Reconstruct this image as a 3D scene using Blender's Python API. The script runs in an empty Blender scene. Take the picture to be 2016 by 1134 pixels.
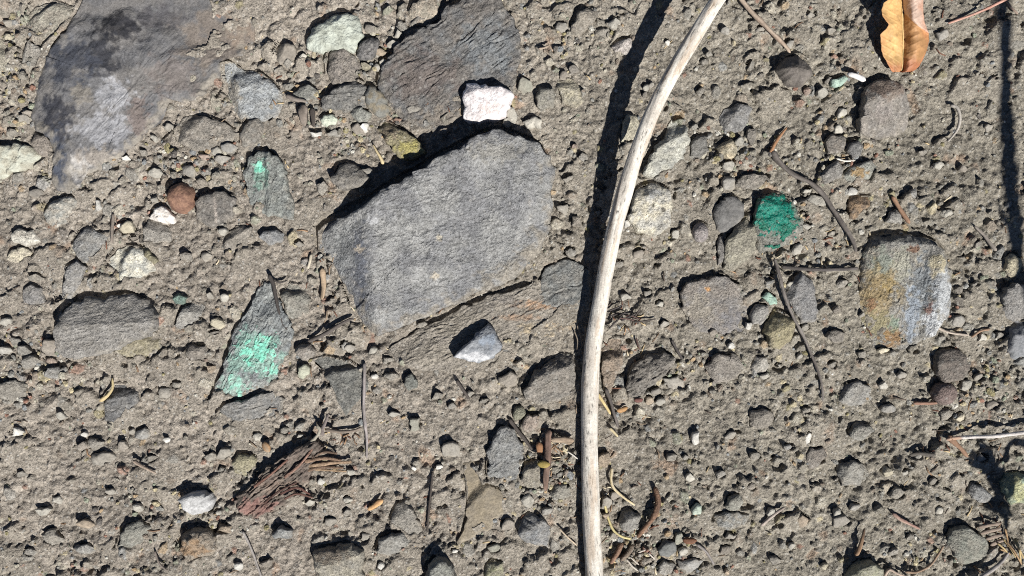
import bpy, math, random
import numpy as np
from mathutils import Vector

# ------------------------------------------------------------------ scale, camera, light
S = 0.0003                     # metres per photo pixel: the frame is about 0.6 m wide
CAMH = 1792.0                  # camera height in the same units
scene = bpy.context.scene
COL = scene.collection
random.seed(7)

cam_data = bpy.data.cameras.new('camera')
cam = bpy.data.objects.new('camera', cam_data)
COL.objects.link(cam)
cam.location = (0, 0, CAMH * S)
cam.rotation_euler = (0, 0, 0)
cam_data.sensor_width = 36.0
cam_data.lens = 32.0
cam_data.clip_start = 0.01
cam_data.clip_end = 100.0
scene.camera = cam

SUN_EL = math.radians(45)
SUN_DIR = Vector((0.50 * math.cos(SUN_EL), -0.866 * math.cos(SUN_EL), math.sin(SUN_EL)))   # towards the sun
world = bpy.data.worlds.new('World')
scene.world = world
world.use_nodes = True
wn = world.node_tree
bg = wn.nodes['Background']
sky = wn.nodes.new('ShaderNodeTexSky')
sky.sky_type = 'NISHITA'
sky.sun_disc = False
sky.sun_elevation = SUN_EL
sky.altitude = 2500; sky.air_density = 0.6; sky.dust_density = 0.4; sky.ozone_density = 1.0
sky.sun_rotation = math.atan2(SUN_DIR.x, SUN_DIR.y)
wn.links.new(sky.outputs[0], bg.inputs[0])
bg.inputs[1].default_value = 0.05
sun_data = bpy.data.lights.new('sun', 'SUN')
sun_data.energy = 5.0
sun_data.angle = math.radians(0.53)
sun_data.color = (1.0, 0.975, 0.94)
sun = bpy.data.objects.new('sun', sun_data)
COL.objects.link(sun)
sun.location = SUN_DIR * 3
sun.rotation_euler = (-SUN_DIR).to_track_quat('-Z', 'Y').to_euler()
scene.view_settings.view_transform = 'Standard'
scene.view_settings.look = 'None'
scene.view_settings.gamma = 1.0
scene.view_settings.use_curve_mapping = False
scene.view_settings.exposure = 0.44
scene.render.engine = 'CYCLES'
scene.cycles.use_denoising = False
scene.cycles.filter_width = 1.05

# ------------------------------------------------------------------ helpers
def lin(c):
    out = []
    for v in c[:3]:
        v = v / 255.0
        out.append(v / 12.92 if v <= 0.04045 else ((v + 0.055) / 1.055) ** 2.4)
    return np.array(out)

def smooth(a, b, x):
    t = np.clip((x - a) / (b - a), 0, 1)
    return t * t * (3 - 2 * t)

_rg = np.random.RandomState(3)
_PERM = np.concatenate([_rg.permutation(1024)] * 2)
_A = _rg.uniform(0, 2 * np.pi, 1024)
_GX, _GY = np.cos(_A), np.sin(_A)

def perlin(x, y, seed=0):
    x = np.asarray(x, float) + seed * 17.31
    y = np.asarray(y, float) - seed * 9.77
    xf = np.floor(x); yf = np.floor(y)
    xi = xf.astype(np.int64) & 1023; yi = yf.astype(np.int64) & 1023
    dx = x - xf; dy = y - yf
    u = dx * dx * dx * (dx * (dx * 6 - 15) + 10)
    v = dy * dy * dy * (dy * (dy * 6 - 15) + 10)
    def g(ix, iy, ax, ay):
        h = _PERM[_PERM[ix & 1023] + (iy & 1023)]
        return _GX[h] * ax + _GY[h] * ay
    n00 = g(xi, yi, dx, dy); n10 = g(xi + 1, yi, dx - 1, dy)
    n01 = g(xi, yi + 1, dx, dy - 1); n11 = g(xi + 1, yi + 1, dx - 1, dy - 1)
    a = n00 + u * (n10 - n00); b = n01 + u * (n11 - n01)
    return (a + v * (b - a)) * 1.5

def fbm(x, y, octs, seed=0, gain=0.5):
    t = 0.0; a = 1.0
    for k in range(octs):
        t = t + a * perlin(x * 2 ** k, y * 2 ** k, seed + 5 * k)
        a *= gain
    return t

def P(x, y):                    # photo pixel -> ground units, y up
    return np.array([x - 1008.0, 567.0 - y])

def mesh_np(name, V, quads=None, tris=None, col=None, mat=None, smooth_shade=True, parent=None):
    me = bpy.data.meshes.new(name)
    V = np.asarray(V, float) * S
    me.vertices.add(len(V))
    me.vertices.foreach_set('co', V.ravel())
    idx, starts, n = [], [], 0
    if quads is not None and len(quads):
        q = np.asarray(quads, np.int32); idx.append(q.ravel())
        starts.append(np.arange(len(q), dtype=np.int32) * 4); n = len(q) * 4
    if tris is not None and len(tris):
        t = np.asarray(tris, np.int32); idx.append(t.ravel())
        starts.append(n + np.arange(len(t), dtype=np.int32) * 3)
    idx = np.concatenate(idx); starts = np.concatenate(starts)
    me.loops.add(len(idx)); me.loops.foreach_set('vertex_index', idx)
    me.polygons.add(len(starts)); me.polygons.foreach_set('loop_start', starts)
    me.polygons.foreach_set('use_smooth', np.full(len(starts), bool(smooth_shade)))
    me.update(calc_edges=True)
    if col is not None:
        at = me.attributes.new('Col', 'FLOAT_COLOR', 'POINT')
        c = np.ones((len(V), 4)); c[:, :3] = np.clip(col, 0.004, 0.9)
        at.data.foreach_set('color', c.ravel())
    if mat: me.materials.append(mat)
    ob = bpy.data.objects.new(name, me)
    COL.objects.link(ob)
    if parent: ob.parent = parent
    return ob

def tag(o, label, cat, group=None, kind=None):
    if label: o['label'] = label
    if cat: o['category'] = cat
    if group: o['group'] = group
    if kind: o['kind'] = kind
    return o

# ------------------------------------------------------------------ materials
def make_mat(name, g1=3.0, g2=11.0, grain=0.5, bump=0.5, bdist=1.4, rough=0.85, spec=0.25, aniso=None, speck=0.0, speck_px=10):
    m = bpy.data.materials.new(name); m.use_nodes = True
    nt = m.node_tree; N = nt.nodes; L = nt.links
    b = N['Principled BSDF']
    b.inputs['Roughness'].default_value = rough
    b.inputs['Specular IOR Level'].default_value = spec
    at = N.new('ShaderNodeAttribute'); at.attribute_name = 'Col'
    tc = N.new('ShaderNodeTexCoord'); oi = N.new('ShaderNodeObjectInfo')
    mp = N.new('ShaderNodeMapping'); L.new(tc.outputs['Object'], mp.inputs[0])
    if aniso: mp.inputs['Scale'].default_value = aniso
    wv = N.new('ShaderNodeMath'); wv.operation = 'MULTIPLY'; wv.inputs[1].default_value = 53.0
    L.new(oi.outputs['Random'], wv.inputs[0])
    def noise(px, det):
        n = N.new('ShaderNodeTexNoise'); n.noise_dimensions = '4D'
        n.inputs['Scale'].default_value = 1.0 / (px * S); n.inputs['Detail'].default_value = det
        n.inputs['Roughness'].default_value = 0.65
        L.new(mp.outputs[0], n.inputs['Vector']); L.new(wv.outputs[0], n.inputs['W'])
        return n
    n1, n2 = noise(g1, 3.0), noise(g2, 4.0)
    def ramp(n, lo, hi):
        r = N.new('ShaderNodeMapRange'); r.inputs['From Min'].default_value = 0.28; r.inputs['From Max'].default_value = 0.72
        r.inputs['To Min'].default_value = lo; r.inputs['To Max'].default_value = hi
        L.new(n.outputs['Fac'], r.inputs['Value']); return r
    r1, r2 = ramp(n1, 1 - grain, 1 + grain), ramp(n2, 1 - grain * 0.6, 1 + grain * 0.6)
    mu = N.new('ShaderNodeMath'); mu.operation = 'MULTIPLY'
    L.new(r1.outputs[0], mu.inputs[0]); L.new(r2.outputs[0], mu.inputs[1])
    vm = N.new('ShaderNodeVectorMath'); vm.operation = 'SCALE'
    L.new(at.outputs['Color'], vm.inputs[0]); L.new(mu.outputs[0], vm.inputs['Scale'])
    last = vm.outputs[0]
    if speck > 0:               # tiny pale mineral grains
        vo = N.new('ShaderNodeTexVoronoi'); vo.inputs['Scale'].default_value = 1.0 / (speck_px * S)
        L.new(tc.outputs['Object'], vo.inputs['Vector'])
        rr = N.new('ShaderNodeMapRange'); rr.inputs['From Min'].default_value = 0.26; rr.inputs['From Max'].default_value = 0.12
        rr.inputs['To Min'].default_value = 0.0; rr.inputs['To Max'].default_value = speck
        L.new(vo.outputs['Distance'], rr.inputs['Value'])
        mx = N.new('ShaderNodeMix'); mx.data_type = 'RGBA'
        L.new(rr.outputs[0], mx.inputs['Factor']); L.new(last, mx.inputs['A']); mx.inputs['B'].default_value = (0.55, 0.53, 0.48, 1)
        last = mx.outputs['Result']
    L.new(last, b.inputs['Base Color'])
    ad = N.new('ShaderNodeMath'); ad.operation = 'ADD'
    L.new(n1.outputs['Fac'], ad.inputs[0]); L.new(n2.outputs['Fac'], ad.inputs[1])
    bp = N.new('ShaderNodeBump'); bp.inputs['Strength'].default_value = bump; bp.inputs['Distance'].default_value = bdist * S
    L.new(ad.outputs[0], bp.inputs['Height']); L.new(bp.outputs[0], b.inputs['Normal'])
    return m

M_SOIL = make_mat('soil', 3.5, 11.0, 0.56, 1.0, 5.0, 0.95, 0.1, speck=0.5)
M_ROCK = make_mat('grainy_stone', 3.4, 10.0, 0.5, 1.0, 5.0, 0.85, 0.25, speck=0.25, speck_px=14)
M_SMOOTH = make_mat('fine_stone', 3.6, 14.0, 0.30, 0.8, 2.2, 0.8, 0.3)
M_PALE = make_mat('chalky_stone', 4.5, 13.0, 0.15, 1.0, 3.0, 0.9, 0.2)
M_CRUST = make_mat('mineral_crust', 3.4, 10.0, 0.30, 1.0, 3.6, 0.75, 0.35)
M_GLOSS = make_mat('glassy_green_crust', 4.0, 12.0, 0.40, 1.0, 4.0, 0.38, 0.5)
M_WOOD = make_mat('dry_wood', 3.0, 10.0, 0.22, 0.5, 1.2, 0.85, 0.2)
M_BARK = make_mat('rotten_wood', 3.5, 10.0, 0.45, 0.9, 2.4, 0.95, 0.1)
M_LEAF = make_mat('dry_leaf', 4.0, 22.0, 0.14, 0.5, 1.2, 0.6, 0.35)
# ------------------------------------------------------------------ what lies where (photo-pixel plan of the plot, heights in the same unit)
SOIL = (141, 134, 122)
STONES = []
def st(label, outline, h, c, c2=None, lm=None, name='stone', **k):
    STONES.append(dict(label=label, o=outline, h=h, c=c, c2=c2 or c, lm=lm, name=name, **k))

# --- the large ones
st('big dark grey block with rough flat top and darker left face, centre of the plot',
   [(624,455),(640,440),(692,418),(720,404),(761,373),(800,352),(830,337),(865,312),(913,289),(964,261),(992,258),(1030,272),(1060,283),(1083,305),(1090,330),(1085,365),(1088,400),(1083,450),(1066,495),(1010,545),(950,570),(880,603),(800,640),(740,663),(712,640),(690,600),(675,560),(650,525),(625,500)],
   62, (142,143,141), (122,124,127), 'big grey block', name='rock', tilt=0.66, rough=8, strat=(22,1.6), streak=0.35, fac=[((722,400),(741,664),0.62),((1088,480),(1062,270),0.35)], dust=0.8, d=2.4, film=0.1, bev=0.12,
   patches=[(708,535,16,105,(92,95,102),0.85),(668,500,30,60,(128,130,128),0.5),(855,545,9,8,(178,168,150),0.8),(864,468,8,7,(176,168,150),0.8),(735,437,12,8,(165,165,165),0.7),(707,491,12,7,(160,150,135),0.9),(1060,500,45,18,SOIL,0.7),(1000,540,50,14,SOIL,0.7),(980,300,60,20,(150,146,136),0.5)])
st('large flat dark slab with blue-black streak and pale worn middle, top left',
   [(150,5),(120,58),(89,89),(65,151),(53,193),(62,255),(92,268),(98,310),(96,351),(107,375),(138,377),(165,346),(206,327),(255,289),(285,254),(310,234),(327,193),(358,196),(395,186),(426,148),(433,113),(481,103),(495,69),(492,0),(470,-60),(180,-60)],
   20, (110,107,105), (98,99,103), 'large dark slab', name='rock', tilt=0.5, rough=8, strat=(50,1.5), streak=0.25, bev=0.5, dust=0.75, film=0.12, d=2.8, mat='smooth',
   patches=[(230,50,50,30,(46,46,50),0.95),(200,110,40,38,(50,51,56),0.95),(130,120,60,50,(64,67,75),0.92),(110,230,34,50,(53,54,60),0.95),(112,315,16,55,(68,73,84),0.92),(310,30,50,25,(80,78,80),0.8),(420,70,70,65,(122,112,102),0.8),(340,150,50,45,(112,104,99),0.7),(222,185,36,32,(158,158,160),0.8),(205,255,55,38,(146,146,148),0.85),(153,330,20,26,(176,172,166),0.9),(160,185,22,22,(126,120,110),0.7),(270,230,24,40,(112,100,94),0.7),(190,310,40,20,(148,140,130),0.8),(470,40,30,50,(140,125,110),0.7)])
st('broad dark brown-grey slate with raised upper left edge, under the white chip',
   [(742,168),(750,130),(775,95),(805,70),(835,55),(862,46),(872,24),(905,2),(945,-12),(985,0),(1012,35),(1024,75),(1022,120),(1015,150),(1005,190),(960,228),(905,243),(860,262),(820,245),(780,225)],
   22, (112,106,100), (100,101,102), 'broad dark slate', name='rock', tilt=0.9, rough=7, strat=(35,4.2), dust=0.6, film=0.2, d=2.6, fac=[((800,100),(1010,20),-0.0)],
   patches=[(960,90,60,50,(116,120,122),0.7),(830,150,70,50,(100,90,85),0.6),(870,230,50,20,(130,120,108),0.6)])
st('buried tan layered slab with orange streaks along the lower edge of the big block',
   [(765,690),(830,645),(900,612),(950,590),(1000,577),(1062,552),(1090,560),(1158,545),(1159,610),(1135,640),(1100,665),(1060,690),(1010,705),(960,720),(900,730),(830,730),(780,715)],
   6, (150,140,124), (138,129,115), 'tan layered slab', name='rock', tilt=0.5, rough=4, strat=(24,3.0), dust=1.0, film=0.7, d=2.6, gap=0,
   patches=[(1060,600,50,9,(168,134,104),0.7),(1020,625,40,7,(166,136,110),0.6),(1125,640,36,16,(188,164,130),0.8),(1000,595,30,14,(118,112,106),0.7),(900,640,60,30,SOIL,0.8),(850,700,60,20,SOIL,0.7),(1060,650,40,14,(176,160,132),0.7),(1075,682,12,8,(90,66,56),0.8)])
st('slate-blue corner piece wedged between the big block and the long pale stick',
   [(1064,556),(1074,530),(1119,510),(1160,534),(1160,604),(1118,622),(1066,598)],
   6, (118,120,117), (102,110,112), 'slate-blue corner piece', tilt=0.3, rough=2, strat=(20,2.8), dust=0.5, fac=[((1160,560),(1063,600),0.31,3)])
st('rust, ochre and blue-white banded rock standing proud on the right',
   [(1708,505),(1716,470),(1738,458),(1762,462),(1792,462),(1815,466),(1840,476),(1864,503),(1878,550),(1880,600),(1870,628),(1850,650),(1815,680),(1770,690),(1730,685),(1710,660),(1699,620),(1700,560)],
   34, (148,141,124), (136,134,126), 'rusty banded rock', name='rock', tilt=0.35, rough=4, bev=0.15, strat=(80,2.0), streak=0.3, dust=0.15, d=1.9,
   fac=[((1880,488),(1760,474),0.9,99),((1760,474),(1700,492),0.7,99),((1852,460),(1842,690),0.55,15),((1842,690),(1852,460),0.42,99),((1735,450),(1712,700),0.5,99),((1760,600),(1900,700),0.35,99)],
   patches=[(1738,520,26,34,(122,128,116),0.8),(1734,580,38,64,(150,130,90),0.6),(1728,575,24,34,(140,122,88),0.7),(1755,560,16,16,(152,132,88),0.75),(1735,640,30,34,(140,132,100),0.8),(1765,665,26,20,(150,116,76),0.8),(1722,600,8,16,(132,98,72),0.7),(1780,520,18,40,(160,158,142),0.7),(1818,560,20,60,(120,125,128),0.85),(1800,620,16,56,(142,150,158),0.85),(1858,580,24,60,(174,177,178),0.85),(1838,640,20,30,(192,194,194),0.85),(1845,520,16,22,(172,162,134),0.8),(1800,490,14,8,(116,84,64),0.8),(1770,470,50,12,(112,112,108),0.8),(1832,610,7,16,(128,96,86),0.8),(1768,640,12,16,(126,142,124),0.7)])  # blue-grey and white patches also paint the ridge's shaded and sunlit sides
st('long pointed grey stone smeared with bright turquoise on its lower half',
   [(480,622),(500,582),(518,552),(532,556),(545,585),(558,610),(571,645),(572,682),(558,702),(545,720),(548,740),(530,758),(490,775),(450,790),(414,796),(420,770),(440,715),(455,670),(468,640)],
   16, (138,144,142), (122,130,132), 'turquoise-smeared stone', name='rock', tilt=0.5, rough=5, strat=(60,2.6), dust=0.2, d=1.7, fac=[((560,600),(452,690),0.3,7)],
   patches=[(500,700,55,50,(136,170,156),0.7),(450,770,40,30,(146,172,160),0.6)], crust=[(508,690,44,40,(122,194,170),0.55),(460,760,34,34,(136,184,166),0.8),(530,730,20,26,(130,188,168),0.8)])
st('rounded grey rock with rough shaded upper half and flat dusty lower half',
   [(108,652),(116,622),(138,597),(170,584),(215,586),(250,578),(283,590),(303,622),(300,650),(280,665),(240,682),(180,702),(135,706),(112,690)],
   38, (142,138,131), (132,128,121), 'half-shaded round rock', name='rock', tilt=0.25, rough=2, dust=0.5, fac=[((292,634),(118,642),0.55)], bev=0.15, strat=(15,1.6), d=2.4)
st('blue-grey triangular chip with white lower edge lying on the tan slab',
   [(893,703),(915,680),(945,652),(960,637),(975,655),(986,690),(970,705),(930,711)],
   21, (142,146,150), (124,129,135), 'triangular chip', tilt=0.25, rough=2, dust=0, base=6, mat='pale',
   patches=[(930,703,40,10,(192,192,192),0.9),(960,670,18,14,(128,138,150),0.6)])
st('squarish chalk-white chip lying on the broad dark slate',
   [(914,180),(918,163),(955,166),(990,171),(1011,186),(1003,205),(995,229),(960,233),(927,240),(912,229),(915,205)],
   20, (222,214,212), (204,194,192), 'white chip', tilt=0.25, rough=2, strat=(85,1.0), dust=0, base=8, mat='pale', bev=0.2,
   patches=[(960,215,26,14,(200,184,176),0.5)])
st('grey stone capped with a vivid emerald-green crust',
   [(1482,420),(1490,392),(1515,378),(1545,381),(1565,391),(1577,420),(1578,455),(1565,478),(1540,493),(1510,493),(1492,480),(1485,450)],
   18, (128,132,122), (118,120,112), 'emerald-green stone', tilt=0.45, rough=5, dust=0.5, d=1.6, gloss=1,
   patches=[(1528,420,50,44,(40,106,88),0.7)], crust=[(1526,416,44,42,(0,110,92),0.32),(1550,450,24,24,(0,98,78),0.5),(1503,440,16,28,(0,92,72),0.62),(1530,484,30,7,(30,104,84),0.8)])
st('brown-purple flat slab sunk in soil below the emerald-green stone',
   [(1340,578),(1352,556),(1385,549),(1420,546),(1455,560),(1472,590),(1475,640),(1465,675),(1440,690),(1400,672),(1368,650),(1346,612)],
   12, (132,122,114), (120,118,120), 'brown-purple slab', name='rock', tilt=0.8, rough=2, dust=1.0,
   patches=[(1392,568,6,5,(196,150,100),0.9),(1370,610,36,30,SOIL,0.9),(1450,640,26,40,(116,116,120),0.6)])
st('dark crumbly rock right of the long pale stick, in the hollow',
   [(1235,760),(1240,720),(1270,700),(1310,692),(1330,710),(1320,735),(1290,760),(1262,780),(1242,780)],
   17, (120,113,104), (106,101,94), 'dark crumbly rock', tilt=0.4, rough=5, strat=(35,4), fac=[((1320,715),(1240,760),0.5)], dust=0.4)
st('orange-brown stone pressed against the right side of the long pale stick',
   [(1188,690),(1208,662),(1234,664),(1226,710),(1212,748),(1196,782),(1188,770)],
   9, (150,126,100), (134,114,94), 'orange-brown stone', tilt=0.4, rough=3, dust=0.5)
st('brown-grey hump of rock left of the long pale stick, below the tan slab',
   [(1032,768),(1050,738),(1080,712),(1110,694),(1130,702),(1140,730),(1139,770),(1100,800),(1060,800),(1032,790)],
   17, (128,120,110), (116,112,106), 'brown-grey hump', tilt=0.65, rough=3, strat=(30,2), dust=0.6)
st('dark slate wedge striped grey-green, point down, beside the upright thin twig',
   [(608,708),(640,700),(690,710),(712,725),(719,760),(710,800),(692,832),(670,800),(650,760),(630,730)],
   7, (112,114,108), (92,96,94), 'striped slate wedge', tilt=0.5, rough=1, strat=(-38,2.2), dust=0.4)
st('pale blue-grey blocky stone at the right edge of the large dark slab',
   [(434,124),(450,120),(475,134),(497,136),(515,143),(540,161),(558,186),(560,202),(550,226),(512,240),(470,232),(428,198),(440,170),(433,150)],
   15, (154,158,157), (140,146,149), 'blocky blue-grey stone', tilt=0.6, rough=3, strat=(-40,1.6), dust=0.5,
   patches=[(455,185,22,30,(150,140,122),0.6)])
st('brown-grey tapering stone below the blocky blue-grey stone',
   [(345,242),(352,227),(380,226),(410,229),(440,241),(470,260),(455,276),(420,295),(385,298),(352,285),(343,262)],
   12, (138,129,116), (124,118,108), 'brown tapering stone', tilt=0.6, rough=2, dust=0.5)
st('upright brown-grey stone at the pointed end of the brown tapering stone',
   [(472,262),(490,238),(508,234),(520,246),(512,275),(490,295),(473,286)], 11, (128,120,108), (116,112,104), 'upright brown stone', tilt=0.6, dust=0.4)
st('round rust-brown ball like a seed beside the white crumb',
   [(351+27*math.cos(a*math.pi/12), 388+30*math.sin(a*math.pi/12)) for a in range(24)], 30, (150,104,72), (120,80,58), 'rust-brown ball', rnd=0.9, tilt=0.0, rough=2, dust=0, name='ball', round=1, base=2, mat='smooth')
st('crumbly bright white lump touching the rust-brown ball',
   [(292,430),(303,412),(315,406),(328,411),(335,420),(343,428),(338,440),(320,438),(301,433)], 9, (224,216,206), (200,190,178), 'white crumb', tilt=0.3, rough=4, dust=0.1, mat='pale')
st('dark grey squarish stone with one pale vein, right of the rust-brown ball',
   [(388,402),(400,382),(440,380),(461,393),(455,425),(440,446),(405,443),(390,430)], 12, (112,106,100), (98,95,92), 'veined dark stone', tilt=0.5, strat=(80,1.6), dust=0.5,
   patches=[(424,415,3,28,(165,155,145),0.7)])
st('green-grey oval stone with one small bright turquoise spot near its top',
   [(476,332),(485,308),(505,294),(530,298),(552,318),(568,350),(572,390),(570,424),(547,436),(515,420),(490,398),(476,375)], 16, (128,136,130), (112,120,118), 'turquoise-spotted stone', tilt=0.5, rough=3, strat=(75,2.6), dust=0.4, d=1.9, fac=[((528,300),(528,440),0.9,9),((575,310),(540,295),0.6)],
   patches=[(512,345,16,30,(128,170,152),0.5)], crust=[(511,329,13,15,(120,194,168),0.45)])
st('pale mint-white crusty stone between the two dark slabs at the top',
   [(602,82),(612,52),(640,40),(655,26),(680,22),(700,26),(708,50),(715,66),(705,80),(695,103),(675,95),(650,95),(625,100),(602,92)], 17, (182,190,172), (160,166,148), 'pale mint stone', tilt=0.4, rough=4, dust=0.1, mat='pale')
st('brown-grey nubbly stone right below the pale mint stone',
   [(640,112),(648,99),(668,94),(695,104),(705,125),(703,150),(680,160),(655,160),(640,150)], 11, (134,124,112), (120,112,104), 'brown nubbly stone', tilt=0.4, rough=3, dust=0.3)
st('thin-layered dark grey stone below the brown nubbly stone',
   [(630,196),(655,172),(680,157),(710,158),(727,168),(718,205),(690,215),(660,218),(630,214)], 15, (116,116,112), (96,98,98), 'thin-layered stone', tilt=0.6, rough=2, strat=(8,3.4), dust=0.4)
st('narrow grey oval stone leaning on the left end of the broad dark slate',
   [(718,184),(725,168),(738,169),(755,188),(768,209),(766,225),(745,228),(728,215),(719,200)], 14, (116,116,108), (128,116,90), 'leaning oval stone', tilt=0.4, rnd=0.3, dust=0.1, mat='smooth')
st('dark ribbed pebble tucked above the left end of the broad dark slate',
   [(702,100),(712,82),(730,72),(745,78),(742,98),(728,114),(708,118)], 13, (112,108,104), (96,94,92), 'dark ribbed pebble', tilt=0.4, strat=(50,3.5), dust=0)
st('olive-yellow kite-shaped stone above the upper edge of the big block',
   [(741,252),(750,237),(768,240),(800,259),(822,276),(838,298),(815,312),(793,313),(778,300),(760,280)], 14, (148,138,92), (136,126,86), 'olive kite-shaped stone', tilt=0.3, rough=2, fac=[((765,275),(808,262),-0.0),((822,285),(768,262),0.3)], dust=0.2,
   patches=[(762,258,26,20,(124,112,96),0.8),(805,295,28,18,(158,150,92),0.8)])
st('brown-grey hooded stone just left of the big block top edge',
   [(652,355),(665,324),(685,319),(705,327),(728,350),(718,362),(690,370),(664,375)], 16, (126,120,110), (112,108,102), 'hooded stone', tilt=0.2, fac=[((722,350),(655,350),0.5)], dust=0.3)
st('tan weathered stone at the top edge left of the broad dark slate',
   [(803,20),(810,3),(840,-5),(866,0),(865,34),(845,50),(815,42)], 9, (168,152,128), (150,140,120), 'tan weathered stone', tilt=0.6, dust=0.4)
st('cream-green flat stone cut by the left edge of the plot',
   [(-20,292),(35,282),(58,290),(73,306),(65,325),(38,335),(10,345),(-20,360)], 13, (182,184,162), (164,160,136), 'cream-green stone', tilt=0.5, rough=3, dust=0.3, mat='pale')
st('yellowish cream stone high on the left edge of the plot',
   [(-14,78),(18,82),(27,105),(16,145),(-14,158)], 8, (172,164,138), (156,148,126), None, tilt=0.5, dust=0.5)
st('pale greenish embedded stone left of the large dark slab, at the top edge',
   [(50,32),(60,6),(110,0),(140,12),(118,54),(90,84),(55,60)], 6, (156,152,132), (146,138,120), None, tilt=0.6, dust=0.9)
st('small grey diamond stone left of the large dark slab',
   [(40,98),(56,80),(74,92),(84,106),(68,130),(48,138),(36,120)], 7, (144,140,130), (134,128,118), 'grey diamond stone', tilt=0.6, dust=0.6)
st('brownish stone tucked under the lower left end of the large dark slab',
   [(58,282),(65,262),(92,266),(96,300),(90,312),(72,302)], 8, (136,124,112), (128,116,104), None, tilt=0.5, dust=0.5)
st('mottled grey and cream stone below the large dark slab',
   [(82,420),(88,402),(110,389),(140,383),(155,395),(150,415),(125,440),(95,452),(84,440)], 9, (146,150,144), (180,172,154), 'mottled grey stone', tilt=0.7, rough=3, dust=0.7)
st('rough cream stone below left of the mottled grey stone',
   [(18,460),(35,448),(70,455),(76,475),(55,484),(30,477)], 6, (192,186,168), (166,158,142), 'rough cream stone', tilt=0.5, rough=3, dust=0.4)
st('low yellow-cream stone under the rough cream stone',
   [(15,510),(22,492),(45,484),(58,498),(52,514),(28,520)], 5, (200,188,154), (176,164,138), None, tilt=0.6, dust=0.6)
st('fan-shaped blue-grey stone left of the cream-speckled stone',
   [(143,480),(152,460),(164,443),(178,448),(197,460),(220,475),(215,500),(195,520),(160,515),(146,505)], 9, (132,136,138), (120,126,130), 'fan-shaped stone', tilt=0.7, strat=(-20,1.2), dust=0.8)
st('cream-speckled grey stone with an olive sliver beside it',
   [(210,512),(225,492),(250,484),(275,484),(290,500),(300,530),(270,553),(235,552),(215,535)], 10, (168,168,156), (200,194,170), 'cream-speckled stone', tilt=0.6, rough=3, dust=0.4)
st('thin olive sliver leaning on the cream-speckled stone', [(279,486),(290,488),(310,513),(302,520),(285,505)], 10, (142,134,96), (130,122,90), 'olive sliver', tilt=0.2, dust=0.1)
st('dusty grey stone between the white crumb and the cream-speckled stone',
   [(277,452),(288,434),(310,436),(330,455),(335,475),(300,485),(280,475)], 9, (142,136,126), (132,128,120), None, tilt=0.6, dust=0.6)
st('flat blue-grey stone sunk level with the soil on the left', [(45,572),(60,560),(80,568),(86,598),(62,610),(45,595)], 4, (126,126,128), (118,120,124), None, tilt=0.6, dust=0.8)
st('long pale bluish stone above left of the half-shaded round rock',
   [(113,600),(124,562),(130,527),(150,516),(165,530),(152,570),(132,602),(117,612)], 8, (146,146,144), (134,136,138), None, tilt=0.6, dust=0.8)
st('olive-yellow slab poking from under the half-shaded round rock',
   [(228,690),(240,677),(285,657),(300,644),(314,660),(312,685),(285,705),(255,722),(240,712)], 6, (140,130,86), (150,140,104), 'olive-yellow slab', tilt=0.5, dust=0.7)
st('small teal flat pebble above right of the half-shaded round rock', [(338,586),(350,577),(366,586),(360,598),(345,598)], 5, (104,136,120), (96,122,110), 'teal pebble', tilt=0.4, dust=0.1)
st('pale grey wedge stone below the teal pebble', [(345,640),(360,607),(380,593),(402,602),(395,622),(370,645),(352,650)], 9, (150,148,140), (136,134,128), 'pale wedge stone', tilt=0.5, dust=0.5)
st('brown hump with a black shadow, between the olive-yellow slab and the turquoise-smeared stone', [(362,692),(372,682),(405,680),(413,692),(405,716),(375,716)], 12, (130,120,108), (122,114,104), None, tilt=0.8, dust=0.5)
st('greenish grey stone behind the top of the turquoise-smeared stone', [(550,580),(570,556),(594,560),(608,590),(600,622),(577,640),(560,622)], 10, (134,134,122), (124,122,112), None, tilt=0.6, dust=0.6)
st('small bluish square stone left of the big block', [(510,466),(520,453),(545,451),(558,461),(552,478),(525,483)], 9, (128,132,134), (118,122,126), 'bluish square stone', tilt=0.5, dust=0.4)
st('brown hump of stone left of the bluish square stone', [(430,478),(440,458),(465,446),(490,450),(492,480),(470,498),(440,498)], 7, (138,130,118), (132,124,112), None, tilt=0.7, dust=0.7)
st('small round dusty stone right of the turquoise-smeared stone', [(600+19*math.cos(a*math.pi/8), 693+16*math.sin(a*math.pi/8)) for a in range(16)], 14, (142,132,120), (134,126,116), 'round dusty stone', rnd=0.5, tilt=0.3, dust=0.3)
st('pale olive-green oval pebble above the striped slate wedge', [(586,740),(588,724),(598,718),(609,724),(606,738),(594,748)], 9, (168,170,142), (156,156,130), 'pale olive pebble', tilt=0.2, dust=0, mat='smooth')
st('dark green-grey pebble low right of the striped slate wedge', [(796,757),(798,742),(810,736),(820,748),(818,764),(804,768)], 9, (106,110,102), (96,100,94), None, tilt=0.4, dust=0.2)
st('pale greenish rock leaning on the right side of the long pale stick',
   [(1283,302),(1310,268),(1325,238),(1345,234),(1358,250),(1362,290),(1352,330),(1320,350),(1282,350),(1262,345)], 17, (178,176,158), (160,160,148), 'pale greenish rock', tilt=0.6, rough=3, dust=0.4)
st('cream and grey rock with dark specks, under the pale greenish rock',
   [(1244,400),(1260,366),(1290,359),(1320,375),(1330,405),(1325,440),(1290,458),(1255,456),(1241,430)], 13, (204,194,164), (182,178,164), 'cream speckled rock', tilt=0.3, rough=3, dust=0.3,
   patches=[(1290,380,20,14,(140,142,142),0.7),(1306,412,5,5,(70,66,62),0.8),(1285,405,4,4,(80,76,70),0.7),(1300,440,20,16,(150,148,142),0.5)])
st('small cream stone in the shadow gap left of the long pale stick', [(1225,262),(1235,227),(1255,229),(1258,246),(1246,278),(1226,276)], 9, (178,170,140), (164,156,130), 'cream gap stone', tilt=0.3, dust=0.2)
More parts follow.
